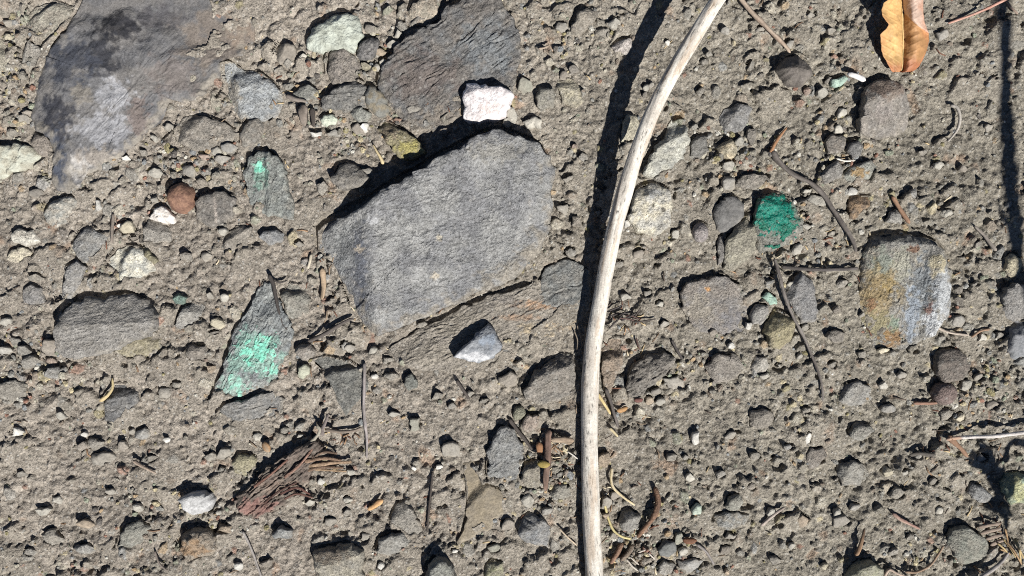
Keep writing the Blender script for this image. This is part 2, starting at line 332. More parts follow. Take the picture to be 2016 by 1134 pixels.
st('dark grey pebble right of the pale greenish rock', [(1362,277),(1375,263),(1393,268),(1396,295),(1380,312),(1362,305)], 8, (112,112,108), (104,104,100), None, tilt=0.6, dust=0.4)
st('lumpy yellow-tan stone among the pebbles above the emerald-green stone', [(1412,290),(1425,281),(1440,273),(1452,290),(1450,308),(1430,312),(1418,303)], 11, (178,160,122), (160,148,118), 'yellow-tan stone', tilt=0.3, rough=3, dust=0.1)
st('bluish flat stone above the yellow-tan stone', [(1418,240),(1430,216),(1460,206),(1480,216),(1475,245),(1455,262),(1426,260)], 9, (124,126,128), (116,118,120), 'bluish flat stone', tilt=0.7, dust=0.6)
st('charcoal stone left of the emerald-green stone', [(1408,420),(1420,396),(1445,386),(1470,400),(1462,430),(1440,455),(1415,450)], 13, (104,103,101), (92,92,91), 'charcoal stone', tilt=0.5, dust=0.2, mat='smooth')
st('beige spindle-shaped stone standing beside the emerald-green stone', [(1427,530),(1430,490),(1441,455),(1460,430),(1475,419),(1488,440),(1490,475),(1475,510),(1450,535),(1436,540)], 18, (150,144,120), (138,132,112), 'beige spindle stone', tilt=0.5, rough=2, dust=0.3)
st('round pinkish-grey pebble left of the charcoal stone', [(1381+15*math.cos(a*math.pi/8), 457+19*math.sin(a*math.pi/8)) for a in range(16)], 13, (150,140,136), (140,130,126), 'pinkish pebble', rnd=0.5, tilt=0.2, dust=0.1)
st('narrow grey pebble between the pinkish pebble and the beige spindle stone', [(1412,495),(1416,468),(1425,464),(1430,488),(1424,518),(1416,518)], 8, (126,122,116), (116,112,108), None, tilt=0.3, dust=0.2)
st('blunt grey-brown stone below the brown-purple slab', [(1390,722),(1412,697),(1450,700),(1470,720),(1450,750),(1410,760)], 9, (134,126,116), (126,118,110), 'blunt brown stone', tilt=0.6, dust=0.7)
st('pale whitish stone below the olive triangular stone', [(1480,722),(1490,703),(1512,704),(1520,722),(1504,734),(1488,733)], 6, (168,162,148), (156,148,134), None, tilt=0.5, dust=0.4)
st('dark brown domed stone at the lower end of the straight pale twig',
   [(1568+34*math.cos(a*math.pi/9), 135+30*math.sin(a*math.pi/9)) for a in range(18)], 26, (104,95,88), (88,80,74), 'dark domed stone', rnd=0.55, tilt=-0.1, fac=[((1606,140),(1530,138),0.75)], dust=0.3, mat='smooth')
st('two-faced stone below the dry leaf, dark above and dusty grey below',
   [(1697,240),(1703,205),(1710,168),(1738,153),(1775,163),(1796,200),(1798,240),(1775,265),(1735,270),(1705,260)], 30, (142,133,122), (126,120,114), 'two-faced stone', tilt=0.75, fac=[((1790,166),(1700,207),0.8)], bev=0.05, rough=2, dust=0.6,
   patches=[(1745,172,45,24,(112,97,86),0.8),(1740,220,24,20,(140,132,126),0.5)])  # upper brown patch has shade painted in, on the face turned from the sun
st('small mint-green chip above left of the two-faced stone', [(1637,156),(1664,147),(1672,153),(1647,170),(1638,168)], 8, (160,190,168), (140,170,150), 'mint chip', tilt=0.1, dust=0, mat='pale')
st('dark grey pebble in the cluster right of the curved dark root', [(1667,295),(1675,279),(1690,273),(1700,286),(1697,305),(1680,312)], 11, (106,106,104), (96,96,94), 'cluster dark pebble', tilt=0.4, dust=0.2)
st('round grey stone in the cluster right of the curved dark root', [(1618,345),(1628,326),(1650,317),(1663,331),(1660,350),(1640,362),(1625,360)], 12, (134,130,122), (124,120,114), 'cluster round stone', tilt=0.4, rnd=0.3, dust=0.3)
st('pale green-grey stone with a rust stain in the pebble cluster', [(1660,346),(1685,321),(1720,311),(1732,326),(1715,350),(1690,358),(1668,360)], 10, (148,150,136), (138,138,126), 'rust-stained stone', tilt=0.4, dust=0.2, patches=[(1692,340,16,10,(150,122,80),0.8)])
st('brown lump above left of the cluster dark pebble', [(1626,278),(1640,266),(1662,268),(1666,290),(1650,304),(1634,300)], 9, (124,114,102), (112,106,98), None, tilt=0.5, dust=0.3)
st('rusty orange-brown chip above the rusty banded rock', [(1672,402),(1676,387),(1718,386),(1714,405),(1690,430),(1674,430)], 9, (150,118,78), (120,98,74), 'rusty chip', tilt=0.5, dust=0.1)
st('small grey triangular stone right of the rusty chip', [(1744,436),(1754,418),(1766,411),(1778,430),(1778,441)], 9, (146,142,132), (136,132,124), None, tilt=0.2, dust=0.1)
st('round bluish-grey stone between the two thin dark twigs', [(1547,575),(1555,552),(1580,539),(1605,552),(1612,580),(1618,615),(1605,630),(1580,632),(1560,610)], 12, (128,128,128), (118,120,122), 'round bluish stone', tilt=0.5, rnd=0.2, dust=0.4)
st('olive diamond stone left of the long thin twig', [(1508,656),(1520,627),(1530,609),(1560,625),(1567,645),(1555,680),(1540,697),(1520,680)], 18, (158,146,100), (146,134,94), 'olive diamond stone', tilt=0.4, dust=0.2)
st('mint-green flake above the olive diamond stone', [(1500,585),(1512,575),(1528,586),(1530,600),(1516,600)], 7, (150,188,164), (134,170,150), 'mint flake', tilt=0.2, dust=0, mat='pale')
st('pale grey stone left of the olive diamond stone', [(1481,618),(1490,602),(1512,602),(1516,618),(1500,640),(1484,638)], 9, (146,144,136), (136,132,126), None, tilt=0.4, dust=0.3)
st('grey slab cut by the right edge below the soft branch shadow', [(1974,600),(1978,566),(2000,558),(2030,562),(2030,625),(2000,632),(1982,622)], 12, (136,132,126), (126,124,120), 'right-edge grey slab', tilt=0.4, dust=0.2)
st('blue-grey smooth stone cut by the right edge under the right-edge grey slab', [(1985,690),(1992,648),(2012,630),(2032,632),(2032,706),(2000,708)], 14, (126,128,132), (116,120,124), None, tilt=0.3, dust=0.1, mat='smooth')
st('yellow-cream stone near the right edge above the right-edge grey slab', [(1980,530),(1984,508),(2000,500),(2014,520),(2008,542),(1990,545)], 11, (182,170,132), (166,154,124), 'right-edge cream stone', tilt=0.3, dust=0.1)
st('dark brown stone in a hollow below the rusty banded rock', [(1845,732),(1850,696),(1875,688),(1905,702),(1916,730),(1900,750),(1860,756)], 15, (112,100,90), (100,92,84), 'dark hollow stone', tilt=0.3, fac=[((1912,708),(1850,715),0.5)], dust=0.3)
st('round reddish-brown pebble below the dark hollow stone', [(1865+24*math.cos(a*math.pi/8), 776+23*math.sin(a*math.pi/8)) for a in range(16)], 17, (128,106,98), (114,94,86), 'reddish pebble', rnd=0.5, tilt=0.1, dust=0.1)
st('dark blue-grey squarish slate under the curled tan pod', [(200,832),(205,792),(222,754),(250,754),(268,770),(265,800),(245,835),(215,841)], 11, (104,106,108), (90,93,97), 'squarish blue slate', tilt=0.6, strat=(15,2), dust=0.4)
st('light grey chip with a black shadow above it, left of the rotten wood', [(350,984),(365,976),(385,972),(412,974),(418,986),(410,1005),(395,1012),(372,1012),(358,1000)], 22, (172,172,170), (156,156,154), 'light grey chip', tilt=0.45, dust=0.1, mat='smooth')
st('orange-brown crumbly clod below the light grey chip', [(343,1087),(355,1058),(375,1043),(400,1045),(418,1062),(420,1085),(405,1112),(360,1112)], 24, (142,126,104), (124,108,88), 'crumbly clod', tilt=0.7, rough=7, rnd=0.3, dust=0.7, patches=[(375,1080,30,20,(148,118,86),0.6)])
st('grey-green oval stone near the bottom left', [(227,1086),(232,1052),(246,1033),(275,1028),(300,1037),(305,1050),(280,1075),(250,1091)], 11, (128,128,116), (116,118,108), 'grey-green oval', tilt=0.6, dust=0.5, strat=(25,1.5))
st('olive-yellow squarish pebble left of the rotten wood', [(456,915),(468,893),(495,895),(508,905),(495,930),(480,942),(463,930)], 10, (158,150,108), (146,138,100), 'olive square pebble', tilt=0.5, dust=0.4)
st('broad bluish stone under the point of the turquoise-smeared stone', [(420,818),(440,797),(480,786),(530,776),(550,790),(545,815),(510,832),(460,837)], 9, (128,130,130), (116,120,122), 'broad bluish stone', tilt=0.6, strat=(10,2), dust=0.7)
st('blue-grey block left of the wood splinters', [(957,932),(960,892),(970,862),(985,842),(1010,850),(1030,880),(1035,920),(1015,950),(985,962),(962,955)], 13, (130,134,134), (118,122,124), 'blue-grey block', tilt=0.6, rough=3, strat=(40,2), dust=0.5)
st('flat olive-tan star-shaped flake pressed into the soil', [(912,918),(930,912),(946,930),(956,955),(1000,968),(1009,985),(1000,1010),(985,1016),(966,1040),(940,1060),(905,1070),(912,1040),(921,1000),(918,960)], 6, (140,124,92), (128,114,88), 'olive-tan flake', tilt=0.5, dust=0.35, cen=(950,995), mat='smooth')
st('grey hump with a black hollow above it, lower middle', [(738,1088),(746,1064),(770,1049),(795,1052),(803,1070),(790,1096),(760,1096)], 16, (138,136,128), (128,128,122), 'grey shadowed hump', tilt=0.7, dust=0.5)
st('buried grey stone above right of the grey shadowed hump', [(765,1030),(775,1000),(795,990),(815,1010),(830,1050),(815,1068),(790,1045)], 7, (138,134,124), (130,126,118), None, tilt=0.6, dust=0.8)
st('small blue-grey stone below the rotten wood', [(535,1052),(548,1038),(575,1046),(570,1062),(540,1063)], 15, (136,138,136), (124,128,128), 'small blue-grey stone', tilt=0.5, dust=0.3)
st('yellowish-grey rock cut by the bottom edge', [(615,1090),(645,1084),(690,1074),(712,1088),(712,1150),(625,1150)], 22, (158,150,128), (144,138,122), 'bottom yellowish rock', tilt=0.3, fac=[((712,1090),(615,1120),0.6)], dust=0.4, patches=[(650,1090,40,20,(120,108,94),0.7)])  # patch: brown upper side with its shadow painted into the colour
st('green-grey rock cut by the bottom edge, in a deep shadow', [(836,1150),(845,1116),(862,1102),(885,1114),(902,1150)], 26, (130,132,120), (120,122,114), 'bottom green-grey rock', tilt=0.3, dust=0.3)
st('flat greenish-yellow stone at the bottom edge right of the bottom green-grey rock', [(955,1120),(968,1102),(990,1108),(996,1134),(975,1150),(955,1142)], 7, (150,150,102), (138,134,104), None, tilt=0.4, dust=0.5)
st('bluish stone with dark layers lower left of the long pale stick', [(1015,1052),(1025,1024),(1045,1013),(1075,1032),(1088,1056),(1080,1080),(1045,1076)], 14, (130,132,132), (116,122,128), 'bluish layered stone', tilt=0.5, strat=(-25,2.5), dust=0.5)
st('olive grey stone below the wood splinters', [(1026,945),(1034,915),(1058,906),(1070,930),(1062,962),(1040,966)], 11, (140,132,112), (132,124,108), 'olive grey stone', tilt=0.5, dust=0.4)
st('round dusty olive stone beside the lower wood splinter', [(1082,972),(1095,955),(1122,957),(1130,975),(1112,988),(1090,986)], 9, (138,134,120), (130,126,114), None, tilt=0.4, dust=0.4)
st('olive round pebble at the head of the dark splinter twig', [(1010,815),(1014,802),(1028,800),(1035,814),(1028,828),(1014,827)], 9, (134,132,104), (124,122,98), 'olive round pebble', tilt=0.3, rnd=0.2, dust=0.2)
st('pinkish tan stone right of the olive round pebble', [(1030,830),(1040,816),(1065,816),(1060,838),(1045,852),(1033,846)], 10, (158,138,120), (146,130,114), None, tilt=0.4, dust=0.2)
st('round grey stone beside the two yellow curved needles', [(1220,1030),(1226,1010),(1245,1004),(1261,1020),(1258,1044),(1240,1052),(1225,1046)], 14, (142,138,128), (132,128,120), 'needle-side grey stone', tilt=0.4, rnd=0.3, dust=0.2)
st('dark angular stone at the lower end of the brown bark twig', [(1296,1082),(1306,1066),(1328,1068),(1334,1088),(1318,1098),(1300,1094)], 11, (110,112,108), (98,100,98), None, tilt=0.4, dust=0.1, mat='smooth')
st('pale mint pebble on its edge, lower right of the brown bark twig', [(1362,1006),(1372,992),(1382,996),(1380,1012),(1366,1014)], 11, (172,188,166), (158,172,152), 'upright mint pebble', tilt=0.2, dust=0, mat='pale')
st('bluish-grey low stone right of the upright mint pebble', [(1402,1032),(1410,1014),(1440,1010),(1480,1016),(1470,1036),(1430,1043)], 9, (124,128,126), (136,130,116), 'bluish low stone', tilt=0.5, dust=0.5)
st('greenish stone above the bluish low stone', [(1428,1000),(1436,982),(1456,976),(1466,990),(1456,1008),(1436,1010)], 12, (136,136,122), (128,126,114), None, tilt=0.6, dust=0.4)
st('soil-coloured block with a shadowed left edge, upper right of the bottom quarter', [(1478,846),(1482,812),(1502,806),(1526,814),(1524,838),(1504,852)], 10, (134,126,114), (128,120,108), None, tilt=0.6, dust=0.6)
st('bluish pale stone with a notch, below the long thin twig', [(1650,787),(1660,757),(1690,750),(1712,762),(1715,786),(1700,800),(1665,799)], 6, (146,146,140), (136,136,132), 'notched pale stone', tilt=0.5, dust=0.7)
st('brown oval stone left of the round speckled stone', [(1588,906),(1596,886),(1620,882),(1628,900),(1612,922),(1594,922)], 7, (128,118,106), (120,112,102), None, tilt=0.3, rnd=0.2, dust=0.3)
st('round speckled grey stone in the lower right', [(1648,932),(1655,914),(1680,908),(1700,916),(1715,940),(1700,960),(1660,959)], 13, (142,140,130), (130,130,122), 'round speckled stone', tilt=0.6, dust=0.6)
st('green-grey two-sided stone above right of the round speckled stone', [(1673,862),(1690,834),(1715,836),(1724,850),(1702,871),(1684,872)], 11, (120,120,110), (142,138,128), None, tilt=0.5, fac=[((1720,850),(1676,862),0.3)], dust=0.4)
st('large green-grey striped slate in a dark gap, lower right corner', [(1868,1066),(1876,1046),(1910,1041),(1945,1066),(1962,1086),(1955,1116),(1900,1113),(1880,1096)], 19, (128,128,114), (112,118,106), 'striped corner slate', name='rock', tilt=0.7, strat=(-20,2.4), dust=0.5)
st('bluish pebble in the weed shadow near the right edge', [(1906,970),(1916,953),(1938,958),(1955,978),(1940,990),(1916,984)], 9, (128,130,130), (120,122,122), None, tilt=0.5, dust=0.3)
st('yellow-green leathery stone at the right edge under the white twig', [(1976,965),(1982,938),(2004,932),(2030,938),(2030,995),(1995,996)], 11, (158,164,124), (126,146,122), 'yellow-green stone', tilt=0.2, dust=0, patches=[(2004,966,20,22,(182,180,136),0.8)])
st('olive-green rock cut by the bottom edge on the right', [(1665,1150),(1690,1114),(1720,1108),(1742,1122),(1742,1150)], 24, (150,150,118), (140,138,114), 'bottom olive rock', tilt=0.4, dust=0.4)
st('soil-coloured stone by the shadow of the long pale stick, at the top', [(1124,60),(1137,22),(1156,10),(1180,22),(1170,50),(1142,66)], 16, (140,130,114), (132,124,110), 'shadow-side stone', tilt=0.7, dust=0.7)
st('cream flat stone pressed in the soil right of the white chip', [(1098,157),(1130,152),(1145,170),(1155,200),(1135,215),(1106,202)], 6, (170,160,128), (156,148,124), 'cream flat stone', tilt=0.4, dust=0.7)
st('square grey-green stone between the white chip and the cream flat stone', [(1056,190),(1062,172),(1088,174),(1090,206),(1066,216),(1056,208)], 12, (140,136,120), (130,126,114), None, tilt=0.5, dust=0.3)
st('pinkish white stone at the edge of the long stick shadow', [(1206,92),(1220,78),(1245,74),(1250,92),(1236,104),(1212,100)], 8, (180,168,158), (166,156,146), 'pinkish white stone', tilt=0.4, dust=0.3)
st('low brown layered stone above left of the emerald-green stone', [(1450,362),(1468,346),(1510,342),(1524,354),(1500,366),(1470,372)], 9, (128,120,108), (118,112,102), None, tilt=0.5, strat=(12,2.4), dust=0.4)
st('green-grey leaf-shaped stone beside the dark wood chips', [(576,184),(588,170),(612,166),(626,176),(622,192),(600,198)], 10, (118,120,112), (108,110,104), 'leaf-shaped stone', tilt=0.5, strat=(15,1.5), dust=0.3)
st('grey-green chip below the thin-layered stone', [(686,222),(692,210),(712,212),(730,222),(722,238),(706,240)], 9, (142,144,132), (132,134,124), None, tilt=0.3, dust=0.2)
st('small pale green round pebble below the thin-layered stone', [(630,236),(638,226),(654,224),(664,234),(658,246),(642,248)], 9, (186,194,168), (166,176,152), 'pale green pebble', tilt=0.2, rnd=0.2, dust=0, mat='pale')

# smaller pebbles: x, y, rx, ry, tone
PEBBLES = '''12 45 10 7 s;15 72 9 7 c;45 235 10 9 s;20 262 12 9 s;52 224 9 7 n;300 272 7 6 p;246 312 7 7 w;280 300 8 8 s;330 250 10 7 s;400 308 12 8 r;425 297 10 9 p;447 290 16 11 b;436 315 14 9 g;370 335 13 13 g;305 340 14 8 p;345 318 10 7 s;398 360 14 10 n;70 380 13 9 d;595 112 10 7 p;560 102 22 20 n;730 55 12 9 d;755 122 9 8 p;722 133 12 11 o;741 131 8 8 p;690 143 14 9 r;775 86 12 8 p;783 67 8 8 p;748 101 15 6 t;718 250 9 8 w;704 254 13 11 n;620 262 14 8 w;655 262 14 8 g;724 341 13 11 g;638 370 13 13 s;1009 143 10 7 r;1002 241 12 9 p;893 236 13 7 n;1034 172 15 17 m;1130 138 9 10 d;1110 148 8 7 n;1107 53 13 11 g;1210 45 14 10 p;1190 62 18 8 s;1315 83 5 5 w;1272 172 6 6 p;1284 166 6 6 g;1270 186 5 5 d;1400 107 8 7 s;1388 121 7 6 s;1006 230 10 16 p;1050 242 20 11 p;1132 288 6 5 r;1457 279 10 10 p;1480 266 8 20 d;1436 326 13 9 p;1436 360 15 18 g;1555 86 9 8 g;1860 68 12 11 g;1660 221 9 8 p;1652 254 11 9 p;1632 158 8 8 d;1622 182 12 10 p;1592 180 10 9 r;1958 155 5 5 r;1936 150 7 6 s;1851 325 11 8 p;1680 376 11 7 w;1590 376 9 8 p;1803 382 11 13 b;193 405 7 11 w;248 446 13 14 c;234 445 5 4 w;265 471 10 7 n;302 395 8 8 g;438 455 9 7 p;365 505 13 9 s;405 505 10 8 s;70 547 18 8 s;10 633 10 9 p;28 673 9 9 g;45 692 14 11 g;6 691 11 10 g;95 686 15 17 n;60 716 19 15 g;112 736 23 13 b;22 772 28 26 s;413 583 8 7 s;440 586 9 8 p;428 637 12 11 c;425 656 10 4 d;415 727 9 8 t;405 710 5 4 r;98 711 10 7 r;590 481 10 7 s;680 682 10 9 g;735 692 10 7 p;690 688 13 10 s;762 711 12 8 s;737 741 8 5 w;770 742 14 8 s;832 640 10 8 s;1002 748 19 14 n;1075 441 14 9 s;1110 411 15 9 s;1138 437 17 11 n;1125 497 11 9 g;1236 441 7 9 w;1330 461 9 8 p;1232 586 13 8 p;1276 580 11 9 s;1405 655 11 9 n;1440 681 7 6 w;1475 641 7 7 w;1590 446 9 12 p;1570 491 11 10 p;1640 462 8 6 s;1581 424 8 6 n;1606 396 22 11 p;1890 634 15 13 g;1936 666 10 8 p;1740 691 12 6 c;1576 701 7 6 p;1586 646 11 9 s;1505 741 13 9 p;1970 662 9 8 g;1648 662 18 11 d;33 852 11 11 w;118 820 9 8 p;165 856 6 5 w;160 881 13 15 n;186 877 18 16 s;202 906 27 13 s;280 856 15 13 b;327 866 6 5 w;240 879 9 10 n;258 851 6 8 s;326 777 17 13 s;415 901 13 9 s;440 896 15 13 s;437 926 7 6 g;508 861 10 8 p;85 1006 14 9 p;110 986 9 8 p;165 1033 17 9 t;215 971 10 7 s;430 1011 7 6 p;442 1042 15 13 t;105 1062 27 22 s;165 1082 22 11 b;468 1116 7 8 w;632 949 7 6 w;610 992 9 7 p;685 986 8 7 p;683 1011 8 9 s;890 887 20 18 s;817 837 20 14 m;775 816 13 7 p;925 776 8 7 g;955 791 10 6 s;865 921 6 5 w;815 923 5 4 w;895 1086 6 4 w;975 1082 15 11 m;525 1111 13 9 n;750 1116 7 7 w;1000 1037 13 12 n;1105 936 8 7 g;1040 987 13 12 p;1075 1008 13 8 g;1190 907 15 18 t;1195 992 12 14 s;1192 1016 9 7 t;1213 977 11 9 n;1325 903 12 9 s;1350 901 6 5 g;1420 936 10 8 g;1370 863 9 13 w;1300 791 11 9 p;1330 757 26 16 s;1279 790 9 9 t;1292 772 12 8 d;1346 1086 9 8 p;1275 1106 15 11 n;1337 1064 11 12 m;1440 1058 13 10 s;1430 1086 13 12 n;1432 1128 4 8 t;1362 1116 27 14 b;1313 1122 22 15 g;1360 941 8 9 p;1752 806 17 9 b;1555 881 10 7 b;1592 864 6 12 w;1750 931 10 11 c;1783 931 7 6 p;1685 1001 13 9 g;1650 1011 11 10 p;1662 1030 22 12 s;1585 1026 13 12 t;1625 1116 8 7 c;1530 1106 13 9 s;1770 976 19 14 s;1850 1006 9 8 p;1905 761 11 13 p;1893 822 10 9 c;1868 818 17 14 s;1560 1076 8 6 p;1760 1090 12 9 s;1795 1060 10 8 s;1930 745 12 9 s;1955 800 13 10 n;1935 905 14 10 g;1700 620 8 6 s;860 780 12 9 s;890 800 9 7 g;690 930 9 7 p;720 1060 12 9 s;650 1030 12 10 s;590 860 8 6 p;560 850 11 8 s;350 760 12 9 s;300 905 10 8 s;270 1000 11 8 p;40 935 10 8 s;60 1090 12 9 g;1220 520 10 8 s;1260 500 12 9 n;1300 600 9 7 p;1310 640 10 8 s;1560 560 9 7 p;1660 560 12 9 s;1650 610 9 8 n;1920 560 8 7 s;1930 480 10 8 s;1870 420 9 7 p;1820 300 10 8 s;1900 330 9 7 n;1950 250 10 8 s;1640 60 9 7 s;1600 30 11 8 s;1500 60 10 8 s;1480 130 11 9 s;1430 60 9 7 g;1380 180 10 8 s;1120 350 11 8 s;1150 310 9 8 g;1180 420 8 7 s;1490 900 11 8 s;1440 860 10 9 s;1480 960 9 8 n;1520 1010 10 8 p;1700 700 10 8 s;1780 740 12 9 s;1740 760 9 7 p;1640 720 12 9 s;1590 810 10 8 s;1810 900 9 7 g;1840 950 11 8 s'''
# ------------------------------------------------------------------ ground
def gbase(x, y):
    return 7 * perlin(np.asarray(x) / 520.0, np.asarray(y) / 520.0, 1) + 4 * perlin(np.asarray(x) / 190.0, np.asarray(y) / 190.0, 2)

def inside(poly, X, Y):
    r = np.zeros(X.shape, bool)
    n = len(poly)
    for i in range(n):
        x1, y1 = poly[i]; x2, y2 = poly[(i + 1) % n]
        if y1 == y2: continue
        c = ((y1 > Y) != (y2 > Y)) & (X < (x2 - x1) * (Y - y1) / (y2 - y1) + x1)
        r ^= c
    return r

def par(p, z):                  # where a point of height z stands when it is seen at p
    return np.asarray(p) * (1 - z / CAMH)

D = 1.95
MX, MY = 1110.0, 660.0
def axis(m):
    core = np.arange(-m, m + D, D)
    out, v, s = [], core[-1], D
    while v < 17000:
        s *= 1.45; v += s; out.append(v)
    out = np.array(out)
    return np.concatenate([-out[::-1], core, out]), len(out), len(core)
ax, nox, ncx = axis(MX)
ay, noy, ncy = axis(MY)
GX, GY = np.meshgrid(ax, ay)
fade = 1 - smooth(0, 400, np.maximum(np.abs(GX) - MX, np.abs(GY) - MY))
base = gbase(GX, GY)
w1 = fbm(GX / 90, GY / 90, 2, 3) * 14; w2 = fbm(GX / 90, GY / 90, 2, 4) * 14
bil = np.abs(perlin((GX + w1) / 46, (GY + w2) / 46, 6))
bil2 = np.abs(perlin((GX + w2) / 19, (GY + w1) / 19, 7))
rugged = 0.75 + 0.7 * perlin(GX / 240, GY / 240, 30)
det = (13.0 * (bil - 0.3) + 6.5 * (bil2 - 0.3)) * np.clip(rugged, 0.35, 1.5)
det += 3.3 * fbm(GX / 14.0, GY / 14.0, 3, 8, 0.6)
Z = base + det * fade
lowz = base.copy()

soil = lin(SOIL)
tone = fbm(GX / 260, GY / 260, 3, 11)
tone2 = fbm(GX / 26, GY / 26, 3, 12)
C = soil[None, None, :] * (1 + 0.17 * tone[..., None] + 0.2 * tone2[..., None])
pink = lin((146, 138, 127)); greyc = lin((138, 132, 120))
wgt = smooth(-500, 700, GX)[..., None]
C = C * (pink * (1 - wgt) + greyc * wgt) / soil
rust = smooth(0.55, 0.9, fbm(GX / 60, GY / 60, 3, 14))[..., None]
C = C * (1 - 0.5 * rust) + lin((160, 134, 112)) * 0.5 * rust

def stamp(cx, cy, rx, ry, ang, h, tilt, planes, col=None, ca=0.8, hollow=False, rag=0.0):
    m = max(rx, ry) * 1.35
    i0 = nox + int((cx - m + MX) / D); i1 = nox + int((cx + m + MX) / D) + 2
    j0 = noy + int((cy - m + MY) / D); j1 = noy + int((cy + m + MY) / D) + 2
    i0 = max(i0, nox); j0 = max(j0, noy); i1 = min(i1, nox + ncx); j1 = min(j1, noy + ncy)
    if i1 <= i0 or j1 <= j0: return
    X = GX[j0:j1, i0:i1] - cx; Y = GY[j0:j1, i0:i1] - cy
    ca_, sa = math.cos(ang), math.sin(ang)
    u = (X * ca_ + Y * sa) / rx; v = (-X * sa + Y * ca_) / ry
    d = np.zeros(X.shape)
    for (a, b, o) in planes: d = np.maximum(d, (u * a + v * b) / o)
    if rag: d = d + rag * fbm(GX[j0:j1, i0:i1] / 16, GY[j0:j1, i0:i1] / 16, 3, 44)
    ins = d < 1
    zz = Z[j0:j1, i0:i1]
    if hollow:
        zz -= np.where(ins, h * smooth(1, 0.6, d), 0)
        return
    z0 = lowz[min(max(j0 + (j1 - j0) // 2, 0), Z.shape[0] - 1), min(max(i0 + (i1 - i0) // 2, 0), Z.shape[1] - 1)]
    up = (-X * 0.5 + Y * 0.866) / max(rx, ry)
    top = z0 + h * (np.minimum(1, (1 - d) * 4) * 0.75 + 0.25) + tilt * h * up - 1.0
    new = np.where(ins, np.maximum(zz, top), zz)
    if col is not None:
        k = ins & (top >= zz)
        C[j0:j1, i0:i1][k] = C[j0:j1, i0:i1][k] * (1 - ca) + col * ca
    Z[j0:j1, i0:i1] = new

def planes(rng, n):
    a0 = rng.uniform(0, 6.28); out = []
    for k in range(n):
        a = a0 + (k + rng.uniform(-0.3, 0.3)) * 2 * math.pi / n
        out.append((math.cos(a), math.sin(a), rng.uniform(0.72, 1.0)))
    return out

TONE = {'s': (138,133,122), 'g': (138,136,129), 'b': (134,136,135), 'd': (108,103,97), 'n': (134,123,110), 'p': (172,166,150), 'w': (198,194,182),
        'c': (186,174,142), 'o': (146,138,104), 'r': (146,112,96), 't': (168,146,116), 'm': (138,142,124)}
rng = random.Random(11)
SMOOTH = [(870,850,150),(1480,150,150),(1290,560,110),(620,420,90),(1420,900,140),(140,960,150),(1120,160,100),(860,680,120),(620,800,90),(1640,1060,150),(1760,820,110),(380,540,100),(1840,200,130)]
def rxy():
    for k in range(12):
        x, y = rng.uniform(-MX, MX), rng.uniform(-MY, MY)
        d_ = 0.55 + 1.3 * float(perlin(x / 170, y / 170, 91))
        for (sx, sy, sr) in SMOOTH:
            q = P(sx, sy)
            if (x - q[0]) ** 2 + (y - q[1]) ** 2 < sr * sr: d_ *= 0.25
        if rng.random() < max(0.05, d_): break
    return x, y
for k in range(70):             # hollows
    x, y = rxy(); r = rng.uniform(6, 17)
    stamp(x, y, r * 1.4, r, rng.uniform(0, 3.1), rng.uniform(7, 15), 0, planes(rng, 7), hollow=True)
for k in range(150):             # broad crusts of packed soil with a broken upper edge
    x, y = rxy(); r = rng.uniform(26, 62)
    stamp(x, y, r * rng.uniform(1, 1.7), r, rng.uniform(-0.8, 0.8), rng.uniform(3, 7), rng.uniform(0.8, 1.5), planes(rng, 9), soil * rng.uniform(0.9, 1.1), 0.35, rag=0.3)
for k in range(430):             # soil clods
    x, y = rxy(); r = rng.uniform(11, 34)
    stamp(x, y, r * rng.uniform(1, 1.6), r, rng.uniform(-0.9, 0.9), rng.uniform(5, 9), rng.uniform(0.6, 1.3), planes(rng, 7), soil * rng.uniform(0.86, 1.14), 0.5, rag=0.26)
bag = 'sssssssssgggbdnnppmotrc'
for k in range(1000):
    x, y = rxy(); r = rng.uniform(6, 13)
    stamp(x, y, r * rng.uniform(1, 1.6), r, rng.uniform(0, 3.1), rng.uniform(4, 10), rng.uniform(0.2, 0.8), planes(rng, rng.choice((5, 6, 7))), lin(TONE[rng.choice(bag)]) * rng.uniform(0.85, 1.1), 0.6)
for k in range(4200):
    x, y = rxy(); r = rng.uniform(3.2, 6.5)
    stamp(x, y, r * rng.uniform(1, 1.5), r, rng.uniform(0, 3.1), rng.uniform(1.8, 5), rng.uniform(0.0, 0.6), planes(rng, rng.choice((4, 5, 6))), lin(TONE[rng.choice(bag)]) * rng.uniform(0.85, 1.15), 0.7)
for k in range(130):             # little pits
    x, y = rxy(); r = rng.uniform(3.5, 8)
    stamp(x, y, r * 1.5, r, rng.uniform(0, 3.1), rng.uniform(6, 11), 0, planes(rng, 6), hollow=True)

